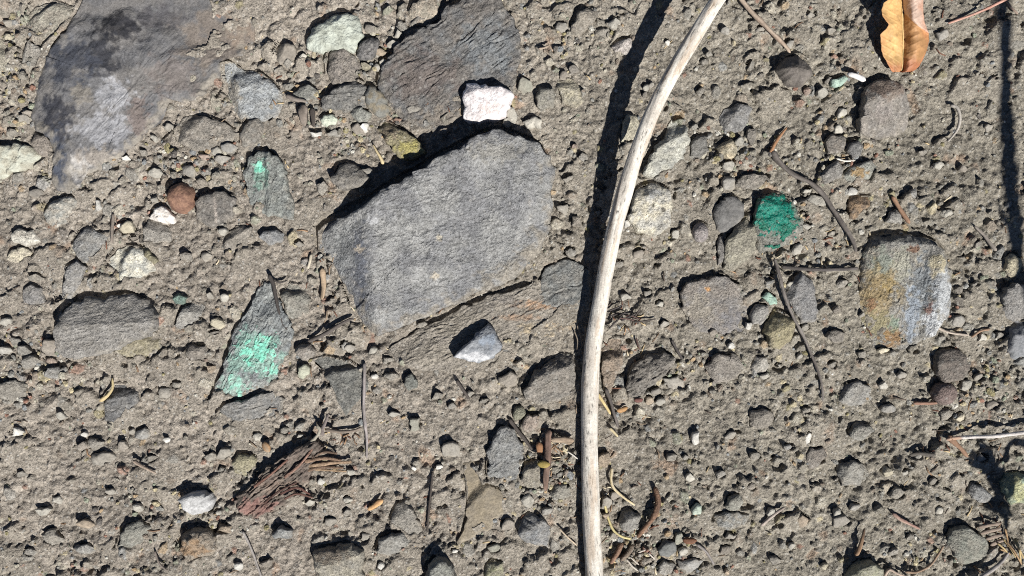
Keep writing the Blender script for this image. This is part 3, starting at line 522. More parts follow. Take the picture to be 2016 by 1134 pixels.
# soil lies below each bedded stone, and a small gap opens along its upper left edge
BED = []
for s_ in STONES:
    o = np.array([P(*q) for q in s_['o']])
    c = np.array(P(*s_['cen'])) if 'cen' in s_ else o.mean(0)
    BED.append((o, c, s_['h'] * s_.get('gap', 1), s_.get('base', 0)))
for q in PEBBLES.split(';'):
    x, y, rx, ry, t = q.split()
    c = P(float(x), float(y)); rx = float(rx); ry = float(ry)
    a = np.linspace(0, 2 * np.pi, 9)[:-1]
    BED.append((c + np.stack([rx * np.cos(a), ry * np.sin(a)], 1), c, 4, 0))
for o, c, h, bs in BED:
    if bs > 4: continue
    lo = o.min(0) - 16; hi = o.max(0) + 16
    i0 = max(nox + int((lo[0] + MX) / D), nox); i1 = min(nox + int((hi[0] + MX) / D) + 2, nox + ncx)
    j0 = max(noy + int((lo[1] + MY) / D), noy); j1 = min(noy + int((hi[1] + MY) / D) + 2, noy + ncy)
    if i1 <= i0 or j1 <= j0: continue
    X = GX[j0:j1, i0:i1]; Y = GY[j0:j1, i0:i1]; zz = Z[j0:j1, i0:i1]; bb = lowz[j0:j1, i0:i1]
    gap = inside(o + np.array((-0.5, 0.866)) * min(13, 3.5 + 0.45 * h), X, Y) & ~inside(o, X, Y)
    if h > 0: zz[gap] = np.minimum(zz[gap], bb[gap] - 3 - 0.1 * h)
    cs = c + np.array((-0.5, 0.866)) * 0.19 * float(np.linalg.norm(o - c, axis=1).mean())
    core = inside(cs + (o - c) * 0.77, X, Y)
    zz[core] = np.minimum(zz[core], bb[core] - 6)

ny_, nx_ = GX.shape
ii = np.arange(ny_ * nx_).reshape(ny_, nx_)
Q = np.stack([ii[:-1, :-1], ii[:-1, 1:], ii[1:, 1:], ii[1:, :-1]], -1).reshape(-1, 4)
ground = mesh_np('ground', np.stack([GX, GY, Z], -1).reshape(-1, 3), quads=Q, col=C.reshape(-1, 3), mat=M_SOIL)
ground['kind'] = 'structure'

def gz(x, y):
    i = int(np.clip(nox + round((x + MX) / D), 0, nx_ - 1)); j = int(np.clip(noy + round((y + MY) / D), 0, ny_ - 1))
    return float(Z[j, i])
# ------------------------------------------------------------------ stones
MATS = {'rock': M_ROCK, 'smooth': M_SMOOTH, 'pale': M_PALE}

def resample(o, d, close=True, cap=420):
    q = np.vstack([o, o[:1]]) if close else o
    seg = np.linalg.norm(np.diff(q, axis=0), axis=1); L = np.concatenate([[0], np.cumsum(seg)])
    n = int(np.clip(L[-1] / d, 14, cap))
    t = np.linspace(0, L[-1], n + 1)[:-1] if close else np.linspace(0, L[-1], n)
    return np.stack([np.interp(t, L, q[:, k]) for k in (0, 1)], 1)

def chaikin(o):
    q = np.roll(o, -1, axis=0)
    return np.stack([0.92 * o + 0.08 * q, 0.08 * o + 0.92 * q], 1).reshape(-1, 2)

def break_edges(o, rng):
    out = []
    for i in range(len(o)):
        a, b = o[i], o[(i + 1) % len(o)]
        e = b - a; L = np.linalg.norm(e); nv = np.array((-e[1], e[0])) / max(L, 1e-6)
        out.append(a)
        m = 0 if L < 9 else 1 if L < 22 else 2 if L < 45 else 3
        for t in sorted(rng.uniform(0.15, 0.85) for _ in range(m)):
            out.append(a + e * t + nv * rng.uniform(-0.13, 0.13) * min(L, 34))
    return np.array(out)

def build_stone(sp, seed):
    d = sp.get('d', 2.6); h = sp['h'] * (1.45 if sp['name'] == 'stone' else 1.1 if sp['name'] == 'pebble' else 1.0)
    o = np.array([P(*q) for q in sp['o']], float)
    if ((o[:, 0] * np.roll(o[:, 1], -1)) - (np.roll(o[:, 0], -1) * o[:, 1])).sum() < 0: o = o[::-1]
    c = np.array(P(*sp['cen']), float) if 'cen' in sp else 0.5 * (o.mean(0) + 0.5 * (o.min(0) + o.max(0)))
    zb = float(gbase(c[0], c[1])) + sp.get('base', 0) + 3.5
    size = float(np.linalg.norm(o - c, axis=1).mean())
    if not sp.get('round'):
        rg_ = random.Random(seed)
        if sp['name'] in ('stone', 'pebble') and sp.get('dust', 0.4) > 0.15 and sp.get('lm') not in ('two-faced stone', 'slate-blue corner piece', 'olive kite-shaped stone', 'olive diamond stone'):
            o = np.array([c + (q - c) * (1 + rg_.uniform(-0.15, 0.12)) for q in o])
        o = break_edges(o, rg_)
    o = resample(o, d)
    n = len(o)
    fac = list(sp.get('fac', ()))
    fr = random.Random(seed)
    if not sp.get('round') and not any(f[2] > 0.3 for f in fac):
        for kk in range(4 if size > 15 else 3):
            back = kk == 0 and fr.random() < 0.6
            th = math.atan2(0.866, -0.5) + fr.uniform(-0.7, 0.7) if back else fr.uniform(0, 6.28)
            nv_ = np.array((math.cos(th), math.sin(th))); tv = np.array((-nv_[1], nv_[0]))
            m_ = c + nv_ * size * (fr.uniform(0.15, 0.55) if back else fr.uniform(0.3, 0.75))
            A_, B_ = m_ - tv * 10, m_ + tv * 10
            sl_ = fr.uniform(0.5, 0.95) if back else fr.uniform(0.15, 0.6)
            fac.append(((A_[0] + 1008, 567 - A_[1]), (B_[0] + 1008, 567 - B_[1]), sl_ * (1.0 if size < 70 else 0.25), 99))
    # ragged outline
    rr = o - c; R = np.linalg.norm(rr, axis=1); u = rr / R[:, None]
    jw = max(15.0, size / 5)
    jag = (fbm(o[:, 0] / jw, o[:, 1] / jw, 4, seed) * min(3.4, 0.35 + 0.035 * size)) * (0.35 if sp.get('round') else 1.0)
    o = o + u * jag[:, None]; R = R + jag
    nr = max(5, int(size / d))
    s = np.linspace(0, 1, nr + 1)[1:] ** 0.85
    td = np.array((0.5, -0.866))
    pr = (o - c) @ td; pmin, pmax = pr.min(), pr.max()
    def top(p, ss, Rl):
        q = (((p - c) @ td) - pmin) / (pmax - pmin)
        tl = sp.get('tilt', 0.4) + (0.18 if sp['name'] in ('stone', 'pebble') and sp.get('dust', 0.4) >= 0.4 else 0.0)
        z = h * (1 - tl * q) - 9.0 * sp.get('dust', 0.4) * np.maximum(q - 0.35, 0)
        for (A, B, sl, *cap) in fac:
            A = P(*A); B = P(*B); L = np.linalg.norm(B - A)
            cr = (B[0] - A[0]) * (p[:, 1] - A[1]) - (B[1] - A[1]) * (p[:, 0] - A[0])
            nn = min(3.0, 0.12 * size) * perlin(p[:, 0] / 22, p[:, 1] / 22, seed + 3)
            z = z - np.minimum(sl * np.maximum(0, -cr / L + nn), cap[0] if cap else 99)
        rnd = sp.get('rnd', 0.0)
        z = z * (1 - rnd + rnd * np.sqrt(np.maximum(0, 1 - (ss * 0.985) ** 2)))
        bev = sp.get('bev', 0.22)
        edge = (1 - ss) * Rl
        z = z - bev * h * np.exp(-edge / (2.0 + 0.03 * size)) * (0.5 + 0.9 * np.clip(fbm(p[:, 0] / 30, p[:, 1] / 30, 2, seed + 9) + 0.3, 0, 1.2))
        ro = sp.get('rough', 1.1)
        sc = max(14.0, size * 0.42)
        z = z + ro * fbm(p[:, 0] / sc, p[:, 1] / sc, 5, seed, 0.55) * 0.75
        if 'strat' in sp:
            a = math.radians(sp['strat'][0]); am = sp['strat'][1]
            al = p[:, 0] * math.cos(a) + p[:, 1] * math.sin(a); ac = -p[:, 0] * math.sin(a) + p[:, 1] * math.cos(a)
            ph = ac / 13 + 1.3 * fbm(al / 70, ac / 24, 3, seed + 4)
            saw = ph - np.floor(ph); ledge = np.where(saw < 0.8, saw / 0.8, (1 - saw) / 0.2)
            patchy = smooth(-0.35, 0.5, fbm(al / 50, ac / 16, 2, seed + 6))
            z = z + am * (ledge - 0.5) * patchy + am * 0.35 * fbm(al / 26, ac / 5.5, 2, seed + 8)
        return z, q
    P3, SS, RR = [], [], []
    for k in range(nr):
        P3.append(c + (o - c) * s[k]); SS.append(np.full(n, s[k])); RR.append(R)
    pts = np.vstack([c[None]] + P3); ss = np.concatenate([[0.0]] + SS); rl = np.concatenate([[size]] + RR)
    z, q = top(pts, ss, rl)
    z = np.maximum(z, -6.0)
    zt = z[1 + (nr - 1) * n:]
    # sides
    fl = sp.get('flare', 0.03)
    bot = -(8 + 0.25 * h) - sp.get('base', 0) * 0.6
    sides = []
    for f in (0.10, 0.35, 0.7, 1.0):
        off = fl * h * f + 1.2 * perlin(o[:, 0] / 9, o[:, 1] / 9 + f * 5, seed + 2) * (1 if f < 1 else 0)
        zz = zt + (bot - zt) * f
        sides.append((o + u * (0.8 + off)[:, None], zz))
    V = [np.column_stack([pts, z])] + [np.column_stack([a, b]) for a, b in sides] + [np.array([[c[0], c[1], bot]])]
    V = np.vstack(V)
    rings = nr + 4
    ring = lambda k: 1 + k * n + np.arange(n)
    T = [np.stack([np.zeros(n, int), ring(0), np.roll(ring(0), -1)], 1)]
    Q = []
    for k in range(rings - 1):
        a, b = ring(k), ring(k + 1)
        Q.append(np.stack([a, b, np.roll(b, -1), np.roll(a, -1)], 1))
    last = ring(rings - 1); bi = len(V) - 1
    T.append(np.stack([np.full(n, bi), np.roll(last, -1), last], 1))
    Q = np.vstack(Q); T = np.vstack(T)
    # colours: mineral tone, veins and stains, soil dust on the buried rim
    pp = V[:, :2].copy()
    c1, c2 = lin(sp['c']), lin(sp['c2'])
    ds = 0.0 if sp.get('vivid') else 0.35
    c1 = c1 * (1 - ds) + c1.mean() * ds * np.array((1.02, 1.0, 0.97)); c2 = c2 * (1 - ds) + c2.mean() * ds * np.array((1.02, 1.0, 0.97))
    dm = 0.38 * min(1.0, sp.get('dust', 0.4) * 1.2) if size < 75 else 0.1
    if sum(sp['c']) > 445: dm *= 0.25
    c1 = c1 * (1 - dm) + lin(SOIL) * dm; c2 = c2 * (1 - dm) + lin(SOIL) * dm
    m = smooth(-0.4, 0.4, fbm(pp[:, 0] / max(12, size * 0.35), pp[:, 1] / max(12, size * 0.35), 4, seed + 21))[:, None]
    col = c1 * (1 - m) + c2 * m
    if 'strat' in sp:
        a = math.radians(sp['strat'][0])
        al = pp[:, 0] * math.cos(a) + pp[:, 1] * math.sin(a); ac = -pp[:, 0] * math.sin(a) + pp[:, 1] * math.cos(a)
        col = col * (1 + 0.16 * sp.get('streak', 1.0) * fbm(al / 45, ac / 7, 3, seed + 22))[:, None]
    fine = perlin(pp[:, 0] / 6, pp[:, 1] / 6, seed + 23)
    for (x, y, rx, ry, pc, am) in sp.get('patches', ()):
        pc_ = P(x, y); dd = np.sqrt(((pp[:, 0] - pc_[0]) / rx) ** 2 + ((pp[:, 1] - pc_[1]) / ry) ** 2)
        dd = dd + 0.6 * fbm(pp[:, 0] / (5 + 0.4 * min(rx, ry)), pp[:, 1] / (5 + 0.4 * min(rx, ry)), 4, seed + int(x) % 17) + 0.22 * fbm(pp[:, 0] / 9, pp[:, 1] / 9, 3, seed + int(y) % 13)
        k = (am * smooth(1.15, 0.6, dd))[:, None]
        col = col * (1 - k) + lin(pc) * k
    col = col * (1 + 0.10 * fine[:, None] + 0.10 * fbm(pp[:, 0] / 40, pp[:, 1] / 40, 3, seed + 25)[:, None])
    dust = sp.get('dust', 0.4)
    sA = np.concatenate([ss, np.ones(len(V) - len(ss))]); qA = np.concatenate([q, np.full(len(V) - len(q), 0.4)])
    nz = fbm(pp[:, 0] / 22, pp[:, 1] / 22, 4, seed + 31)
    rim = smooth(0.80, 1.02, sA * (0.72 + 0.30 * qA) + 0.22 * nz) * dust
    film = sp.get('film', 0.2 if sum(sp['c']) > 445 else 0.45) * dust * smooth(0.0, 0.55, nz + 0.1)
    k = np.clip(np.maximum(rim, film * 0.75), 0, 0.92)[:, None]
    sc_ = lin(SOIL) * (1 + 0.15 * fine[:, None])
    col = col * (1 - k) + sc_ * k
    # where it stands
    zs = zb + 0.6 * h
    cc = par(c, zs)
    V[:, :2] = (V[:, :2] - c) * (1 - zs / CAMH)
    return V, Q, T, col, cc, zb, (nr, n, c, pp)

LANDMARKS = []
def add_stone(sp, seed, cat, group):
    V, Q, T, col, cc, zb, info = build_stone(sp, seed)
    ob = mesh_np(sp['name'], V, quads=Q, tris=T, col=col, mat=MATS[sp.get('mat', 'rock')])
    ob.location = (cc[0] * S, cc[1] * S, zb * S)
    tag(ob, sp['label'], cat, group)
    nr, n, c, pp = info
    if sp.get('crust'):          # raised mineral crust, a part of its own
        nt = 1 + nr * n
        best = np.full(nt, -9.0); ccol = np.zeros((nt, 3))
        for (x, y, rx, ry, kc, thr) in sp['crust']:
            q = P(x, y); p = pp[:nt]
            dd = np.sqrt(((p[:, 0] - q[0]) / rx) ** 2 + ((p[:, 1] - q[1]) / ry) ** 2)
            val = (1 - dd) + (0.55 if sp.get('gloss') else 0.75) * fbm(p[:, 0] / 13, p[:, 1] / 13, 4, seed + int(x) % 13, 0.6) + 0.25 - thr
            better = val > best
            best[better] = val[better]; ccol[better] = lin(kc)
        qq = Q[(Q < nt).all(1)]
        qq = qq[(best[qq] > 0).sum(1) >= 3]
        used, inv = np.unique(qq, return_inverse=True)
        W_ = V[used].copy()
        p = pp[used]
        W_[:, 2] += 0.2 + 1.5 * smooth(0, 0.4, best[used]) * (1 + 0.5 * perlin(p[:, 0] / 7, p[:, 1] / 7, seed + 40))
        kc = ccol[used] * (1 + 0.22 * fbm(p[:, 0] / 12, p[:, 1] / 12, 3, seed + 41))[:, None]
        thin = smooth(0.35, 0.0, best[used])[:, None] * 0.5
        kc = kc * (1 - thin) + lin((168, 180, 168)) * thin if sum(sp['crust'][0][4]) > 350 else kc
        if not sp.get('gloss'):
            mo = (0.55 * smooth(-0.1, 0.6, fbm(p[:, 0] / 18, p[:, 1] / 18, 4, seed + 43, 0.65)))[:, None]
            kc = kc * (1 - mo) + lin((140, 160, 150)) * mo
        mesh_np('mineral_crust', W_, quads=inv.reshape(-1, 4), col=kc, mat=M_GLOSS if sp.get('gloss') else M_CRUST, parent=ob)
    if sp.get('lm'):
        o = np.array([P(*q) for q in sp['o']])
        LANDMARKS.append((sp['lm'], o.mean(0), float(np.linalg.norm(o - o.mean(0), axis=1).mean()), o))
    return ob

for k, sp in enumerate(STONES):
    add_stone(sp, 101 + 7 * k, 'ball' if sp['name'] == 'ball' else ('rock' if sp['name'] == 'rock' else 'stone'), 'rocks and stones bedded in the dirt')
# ------------------------------------------------------------------ twigs, sticks and needles
def spline(pts, d):
    p = np.array(pts, float)
    q = np.vstack([2 * p[0] - p[1], p, 2 * p[-1] - p[-2]])
    out = []
    for i in range(1, len(q) - 2):
        n = max(2, int(np.linalg.norm(q[i + 1, :2] - q[i, :2]) / d))
        t = np.linspace(0, 1, n, endpoint=False)[:, None]
        a, b, c, e = q[i - 1], q[i], q[i + 1], q[i + 2]
        out.append(0.5 * (2 * b + (c - a) * t + (2 * a - 5 * b + 4 * c - e) * t ** 2 + (3 * b - a - 3 * c + e) * t ** 3))
    out.append(q[-2][None])
    return np.vstack(out)

def tube(name, pts, r0, r1, col, col2=None, sides=8, d=5.0, flat=1.0, wob=0.22, seed=0, mat=None, parent=None, knots=(), mid=None, taper=0.0, dash=0.0, streak=0.25, spots=()):
    """pts: photo x, y and height of the axis over the datum; radii in the same unit."""
    p = np.array([np.append(par(P(x, y), z), z) for x, y, z in pts])
    c = spline(p, d); n = len(c)
    t = np.gradient(c, axis=0); t /= np.linalg.norm(t, axis=1)[:, None]
    up = np.array((0, 0, 1.0)); sx = np.cross(t, up); sx /= np.maximum(np.linalg.norm(sx, axis=1), 1e-6)[:, None]
    sz = np.cross(sx, t)
    L = np.concatenate([[0], np.cumsum(np.linalg.norm(np.diff(c, axis=0), axis=1))]); f = L / L[-1]
    rad = np.interp(f, (0, 0.5, 1), (r0, mid if mid else 0.5 * (r0 + r1), r1))
    for (kf, kr) in knots: rad = rad * (1 + kr * np.exp(-((f - kf) * L[-1] / (2.2 * max(r0, r1))) ** 2))
    if taper:
        ee = np.minimum(f, 1 - f) * L[-1]
        rad = rad * (1 - taper * (1 - np.clip(ee / (1.1 * max(r0, r1)), 0, 1)) ** 1.5)
    a = np.linspace(0, 2 * np.pi, sides, endpoint=False)
    A, Lg = np.meshgrid(a, L)
    rn = 1 + wob * fbm(np.cos(A) * 1.3 + Lg / (6 * max(r0, r1)) + seed, np.sin(A) * 1.3 + seed * 3.7, 3, seed)
    r = rad[:, None] * rn
    V = c[:, None, :] + sx[:, None, :] * (np.cos(A) * r)[..., None] + sz[:, None, :] * (np.sin(A) * r * flat)[..., None]
    st_ = fbm(A * 3.2 * sides / 8 + 20, Lg / 40 + seed, 3, seed + 5)
    c1 = lin(col); c2 = lin(col2 or col)
    m = smooth(-0.5, 0.6, fbm(A * 0.8 + 11, Lg / 70, 3, seed + 6))[..., None]
    cc = (c1 * (1 - m) + c2 * m) * (1 + streak * st_[..., None])
    if dash:
        dk = smooth(0.30, 0.62, fbm(A * 6 + 40, Lg / 13, 2, seed + 7)) * smooth(-0.3, 0.5, fbm(A * 0.9 + 3, Lg / 90, 2, seed + 8))
        tn = smooth(0.15, 0.6, fbm(A * 1.1 + 70, Lg / 120, 4, seed + 9))
        cc = cc * (1 - dash * dk[..., None]) * (1 - 0.45 * tn[..., None]) + lin((176, 152, 126)) * 0.45 * tn[..., None]
        r = r - 0.5 * dk
        V = c[:, None, :] + sx[:, None, :] * (np.cos(A) * r)[..., None] + sz[:, None, :] * (np.sin(A) * r * flat)[..., None]
    for (f0, f1, pc, am) in spots:
        k = (am * smooth(f0 - 0.02, f0 + 0.02, f) * smooth(f1 + 0.02, f1 - 0.02, f))[:, None, None]
        cc = cc * (1 - k) + lin(pc) * k
    ids = np.arange(n * sides).reshape(n, sides)
    Q = np.stack([ids[:-1], np.roll(ids[:-1], -1, 1), np.roll(ids[1:], -1, 1), ids[1:]], -1).reshape(-1, 4)
    V = np.vstack([V.reshape(-1, 3), c[0], c[-1]]); cc = np.vstack([cc.reshape(-1, 3), cc[0].mean(0), cc[-1].mean(0)])
    e0, e1 = n * sides, n * sides + 1
    T = np.vstack([np.stack([np.full(sides, e0), np.roll(ids[0], -1), ids[0]], 1), np.stack([np.full(sides, e1), ids[-1], np.roll(ids[-1], -1)], 1)])
    org = np.array([0, 0, 0.0])
    if not parent:
        org = np.append(c[n // 2][:2], 0.0); V = V - org
    ob = mesh_np(name, V, quads=Q, tris=T, col=cc, mat=mat or M_WOOD, parent=parent)
    if not parent: ob.location = org * S
    return ob

stick_pts = [(1466,-70,122),(1440,-38,118),(1406,10,112),(1362,80,103),(1322,148,94),(1292,205,87),(1265,270,78),(1240,342,67),(1221,410,57),(1205,472,48),(1191,540,40),(1179,610,33),(1168,680,28),(1162,750,25),(1161,830,23),(1161,910,22),(1163,980,22),(1166,1060,22),(1171,1140,22),(1176,1230,22)]
stick = tube('stick', stick_pts, 13.0, 17.5, (208,202,190), (188,180,168), sides=72, d=3.0, wob=0.06, seed=3, mid=15.5, dash=0.8, knots=((0.13,0.06),(0.35,0.07),(0.66,0.05)), streak=0.16)
tag(stick, 'long pale grey weathered stick curving from the top edge to the bottom edge', 'stick')

TW = 'dry twigs and needles on the dirt'
def twig(label, pts, r0, r1, col, col2=None, name='twig', cat='twig', lift=1.0, **k):
    q = [(x, y, gz(*P(x, y)) + lift * max(r0, r1) + (z if z is not None else 0)) for x, y, z in pts]
    # keep short bits from following every clod
    zs = [a[2] for a in q]
    zs = [max(0.5 * (zs[max(i - 1, 0)] + zs[min(i + 1, len(zs) - 1)]), z_ - 1) for i, z_ in enumerate(zs)]
    q = [(a[0], a[1], z) for a, z in zip(q, zs)]
    def calm(c):
        if c is None: return None
        g = sum(c) / 3.0
        return tuple(0.97 * (g + (v - g) * 0.82) for v in c)
    k.setdefault('taper', 0.75); k.setdefault('d', 3.0)
    if k.get('flat', 1.0) < 1: k.setdefault('wob', 0.55)
    o = tube(name, q, r0, r1, calm(col), calm(col2), seed=int(pts[0][0]) % 97, **k)
    if label: tag(o, label, cat, TW)
    LANDMARKS_T.append((label, np.array(P(pts[len(pts)//2][0], pts[len(pts)//2][1]))))
    return o
LANDMARKS_T = []
DK, GT, TN, YL, PW = (84,76,70), (112,104,96), (158,134,108), (206,188,140), (200,192,182)
twig('straight pale tan twig slanting down from the top edge to the dark domed stone', [(1440,-30,6),(1470,12,5),(1510,55,4),(1540,84,3),(1556,104,2)], 5.0, 3.5, (178,158,136), (140,118,100), knots=((0.5,0.2),(0.8,0.3)))
twig('curved dark grey root running down to the rusty banded rock', [(1519,296,2),(1533,318,3),(1560,342,4),(1592,358,4),(1618,380,4),(1640,412,5),(1660,442,6),(1676,468,7),(1686,496,6)], 5.0, 4.0, (118,110,102), (94,86,80), knots=((0.05,0.35),(0.45,0.2)))
twig('short rust-orange root end leaning on the head of the curved dark root', [(1516,302,2),(1526,282,3),(1540,262,2),(1550,250,1)], 4.2, 2.0, (164,118,82))
t_ = twig('long thin dark twig hanging from the emerald-green stone down past the olive diamond stone', [(1524,508,8),(1534,540,9),(1546,585,10),(1562,625,10),(1582,662,8),(1598,700,6),(1610,730,4),(1618,760,3),(1620,790,1)], 3.4, 2.2, (132,124,116), (92,84,78), knots=((0.25,0.3),(0.5,0.3)))
twig('straight dark horizontal twig from the long thin twig to the rusty banded rock', [(1538,525,3),(1575,529,4),(1620,531,4),(1660,530,5),(1690,528,5)], 3.6, 3.2, (96,90,86), (76,70,66))
twig('white bleached twig cut by the right edge', [(1862,866,2),(1884,862,5),(1920,860,10),(1965,858,14),(2030,850,18),(2080,846,20)], 3.2, 4.6, (212,204,196), (186,178,170), spots=((0.0,0.14,(176,138,110),0.8),))
twig('orange bark sliver under the head of the white bleached twig', [(1868,858,1),(1880,872,3),(1894,886,3),(1906,900,1)], 6.5, 3.5, (152,116,90), flat=0.5)
twig('pale grey twig slanting up from the bottom edge on the right', [(1900,1160,2),(1932,1136,3),(1958,1118,4),(1975,1102,6),(1986,1086,8)], 4.2, 3.4, (168,160,154), (142,134,128))
twig('curled brown twig left of the striped corner slate', [(1782,1126,1),(1806,1126,3),(1832,1112,4),(1848,1090,4),(1858,1074,2)], 2.6, 2.2, (150,124,100))
twig('bent pale twig at the bottom edge beside the bottom olive rock', [(1738,1140,2),(1750,1122,3),(1764,1128,3),(1790,1138,2)], 3.0, 2.2, (178,156,136))
twig('pinkish-red dry stalk in the top right corner', [(1866,46,1),(1900,34,4),(1940,18,8),(1985,-4,12),(2040,-30,14)], 2.2, 3.4, (196,150,130), (170,116,98))
twig('thin brown side stalk in the top right corner', [(1978,-2,8),(1990,14,6),(2004,28,3)], 2.4, 1.8, (150,128,112))
twig('pale curled stalk standing up right of the two-faced stone', [(1870,207,4),(1884,212,9),(1890,232,10),(1884,256,7),(1866,279,1)], 3.6, 2.0, (172,164,152))
twig('black thin twig lying upright below the olive-tan flake gap', [(852,928,2),(849,960,3),(845,1000,3),(841,1046,1)], 2.4, 2.0, (80,72,66))
twig('upright thin grey twig with a joint beside the striped slate wedge', [(718,714,3),(717,760,4),(716,800,4),(719,838,4),(722,862,3),(722,902,1)], 3.6, 2.2, (158,148,144), (124,116,110), knots=((0.66,0.5),(0.3,0.2)))
twig('black bent twig along the right edge of the turquoise-smeared stone', [(529,540,8),(538,560,10),(543,585,10),(548,610,9),(556,636,6),(566,650,4)], 4.4, 2.2, (74,68,64))
twig('short fork of black twig beside the top of the turquoise-smeared stone', [(532,548,8),(550,556,7),(566,552,4)], 2.6, 1.6, (78,72,68))
twig('dark curved twig bridging a hollow below left of the big block', [(606,672,4),(626,664,8),(652,650,9),(678,634,7),(696,626,3)], 4.4, 3.0, (92,84,78))
twig('small dark splinter twig above the blue-grey block', [(1002,824,3),(1018,846,4),(1034,866,4),(1048,886,2)], 4.2, 2.8, (92,84,78))
twig('dark thin twig right of the long pale stick by the orange wood chip', [(1192,764,3),(1202,790,4),(1210,818,4),(1217,842,2)], 4.0, 2.4, (104,96,90))
twig('stubby dark twig lying below the dark slate hump in bare soil', [(898,748,3),(912,768,3),(924,786,2)], 3.4, 3.0, (90,82,76))
twig('short black twig below the brown-purple slab hollow', [(1322,668,2),(1332,688,3),(1344,708,2)], 3.0, 2.4, (84,78,74))
twig('pale splinter half buried lower right of the bluish low stone', [(1498,1035,3),(1520,1016,5),(1545,998,4)], 3.6, 2.8, (178,162,148), (130,116,106))
twig('grey thin twig pointing down from the rust-orange chip', [(1371,1071,2),(1390,1086,3),(1406,1112,2)], 3.0, 2.0, (142,134,128))
twig('brown knotted bark twig with a bend, right of the two yellow curved needles', [(1290,958,3),(1295,985,5),(1290,1012,5),(1272,1036,4),(1254,1058,2)], 5.0, 4.6, (132,100,78), (104,80,66), knots=((0.3,0.2),(0.5,0.25)), mat=M_BARK)
twig('stubby brown bark piece below the two yellow curved needles', [(1226,1068,3),(1214,1090,3),(1202,1110,2)], 5.4, 5.0, (138,106,84), (112,88,74), mat=M_BARK)
twig('short grey-brown bark piece beside the stubby brown bark piece', [(1246,1072,3),(1236,1090,3),(1222,1104,2)], 5.0, 4.2, (128,112,96), mat=M_BARK)
twig('cream pine needle curving down right of the long pale stick', [(1205,920,5),(1203,944,5),(1208,960,5),(1224,976,4),(1250,995,3)], 3.0, 2.0, (216,194,142), (202,186,156), name='pine_needle', cat='needle')
twig('yellow pine needle curving below the cream pine needle', [(1190,992,4),(1198,1022,4),(1208,1044,4),(1224,1056,3),(1243,1061,3)], 2.6, 2.4, (214,196,132), (190,176,120), name='pine_needle', cat='needle')
twig('thick yellow needle emerging from under the long pale stick', [(1172,770,6),(1184,786,5),(1194,802,4),(1202,816,2)], 3.4, 2.4, (206,182,124), name='pine_needle', cat='needle')
twig('short yellow needle bit left of the long pale stick shadow right side', [(1200,842,3),(1208,850,3),(1217,860,2)], 3.0, 2.4, (200,182,138), name='pine_needle', cat='needle')
twig('pale straw beside the lower long pale stick on its left', [(1100,1040,3),(1118,1058,3),(1136,1074,2)], 1.8, 1.6, (196,176,148), name='straw', cat='straw')
twig('white straw above the cluster round stone', [(1646,312,10),(1664,317,11),(1684,316,10)], 1.8, 1.5, (220,212,196), name='straw', cat='straw')
twig('bright white broken stub resting above the two-faced stone', [(1668,145,16),(1684,150,18),(1704,158,18)], 5.0, 5.6, (232,228,222), (214,208,202), name='stub', cat='stub', streak=0.05, sides=10)
twig('curled tan pod tail on the squarish blue slate', [(221,744,7),(222,762,12),(212,778,11),(196,790,7)], 1.8, 4.6, (202,182,130), (184,160,112), name='pod', cat='pod')
twig('tan thorn-shaped sliver left of the olive kite-shaped stone', [(734,284,3),(742,298,5),(750,312,5),(755,324,2)], 1.4, 4.2, (206,186,140), (180,158,116), name='thorn', cat='thorn')
twig('red-brown short stick beside the reddish pebble', [(1798,793,2),(1820,794,3),(1846,793,3)], 3.4, 3.0, (146,110,90))
twig('orange-brown twig right of the small grey triangular stone', [(1756,386,2),(1766,402,3),(1778,420,4),(1791,440,4)], 4.0, 4.6, (164,122,92), (140,108,84))
twig('grey rootlet right of the rusty banded rock', [(1918,444,2),(1936,462,3),(1950,480,4),(1962,494,3)], 2.4, 3.8, (146,136,124))
twig('pale curled rootlet at the foot of the rusty banded rock', [(1838,640,4),(1856,650,6),(1876,656,6),(1908,660,3)], 2.8, 2.0, (184,168,150))
twig('brown rootlet loop below the pale curled rootlet', [(1912,664,2),(1930,652,4),(1950,648,2)], 2.6, 2.0, (156,124,98))
twig('straight thin grey twig standing above the cream-speckled stone', [(223,420,2),(221,450,4),(220,478,3)], 3.0, 3.0, (134,122,110))
twig('short buff splinter in bare soil right of the small cream pebble', [(262,906,2),(280,918,4),(308,932,2)], 3.8, 1.8, (186,164,142), (140,122,106))
twig('thin pale grass stem at the bottom, left of the small blue-grey stone', [(478,1046,3),(490,1070,5),(502,1100,5),(516,1140,4)], 2.4, 2.0, (160,152,144), name='dry_grass', cat='grass')
twig('dark rootlet at the bottom beside the grey-green oval stone', [(304,1084,2),(314,1110,3),(330,1124,2)], 2.2, 1.8, (128,116,106))
twig('grey dead stem above the rotten wood', [(648,812,6),(640,832,12),(634,848,12),(637,858,9)], 2.0, 5.0, (132,120,114), (104,94,88))
twig('dark bark strip across the head of the hole beside the rotten wood', [(640,846,4),(668,850,7),(696,848,5),(712,842,2)], 3.8, 2.6, (128,114,100))
twig('dry tan fibre bundle between the big block and the greenish grey stone', [(634,528,3),(637,556,4),(634,590,2)], 6.0, 4.0, (164,140,112), flat=0.5, streak=0.6)
twig('pale sliver left of the big block corner', [(613,500,2),(610,515,4),(606,530,2)], 3.2, 2.4, (196,184,160))
twig('flat dark wood chip with fibres right of the blocky blue-grey stone', [(562,188,6),(582,196,8),(604,200,6)], 5.0, 4.0, (118,108,98), flat=0.5, streak=0.6)
twig('upright grey wood chip below the leaf-shaped stone', [(596,206,6),(598,226,8),(600,248,6)], 11.0, 8.0, (126,114,102), flat=0.35, streak=0.5)
twig('dark narrow chip beside the upright grey wood chip', [(614,212,4),(616,230,6),(618,250,4)], 5.0, 4.0, (82,74,68), flat=0.5)
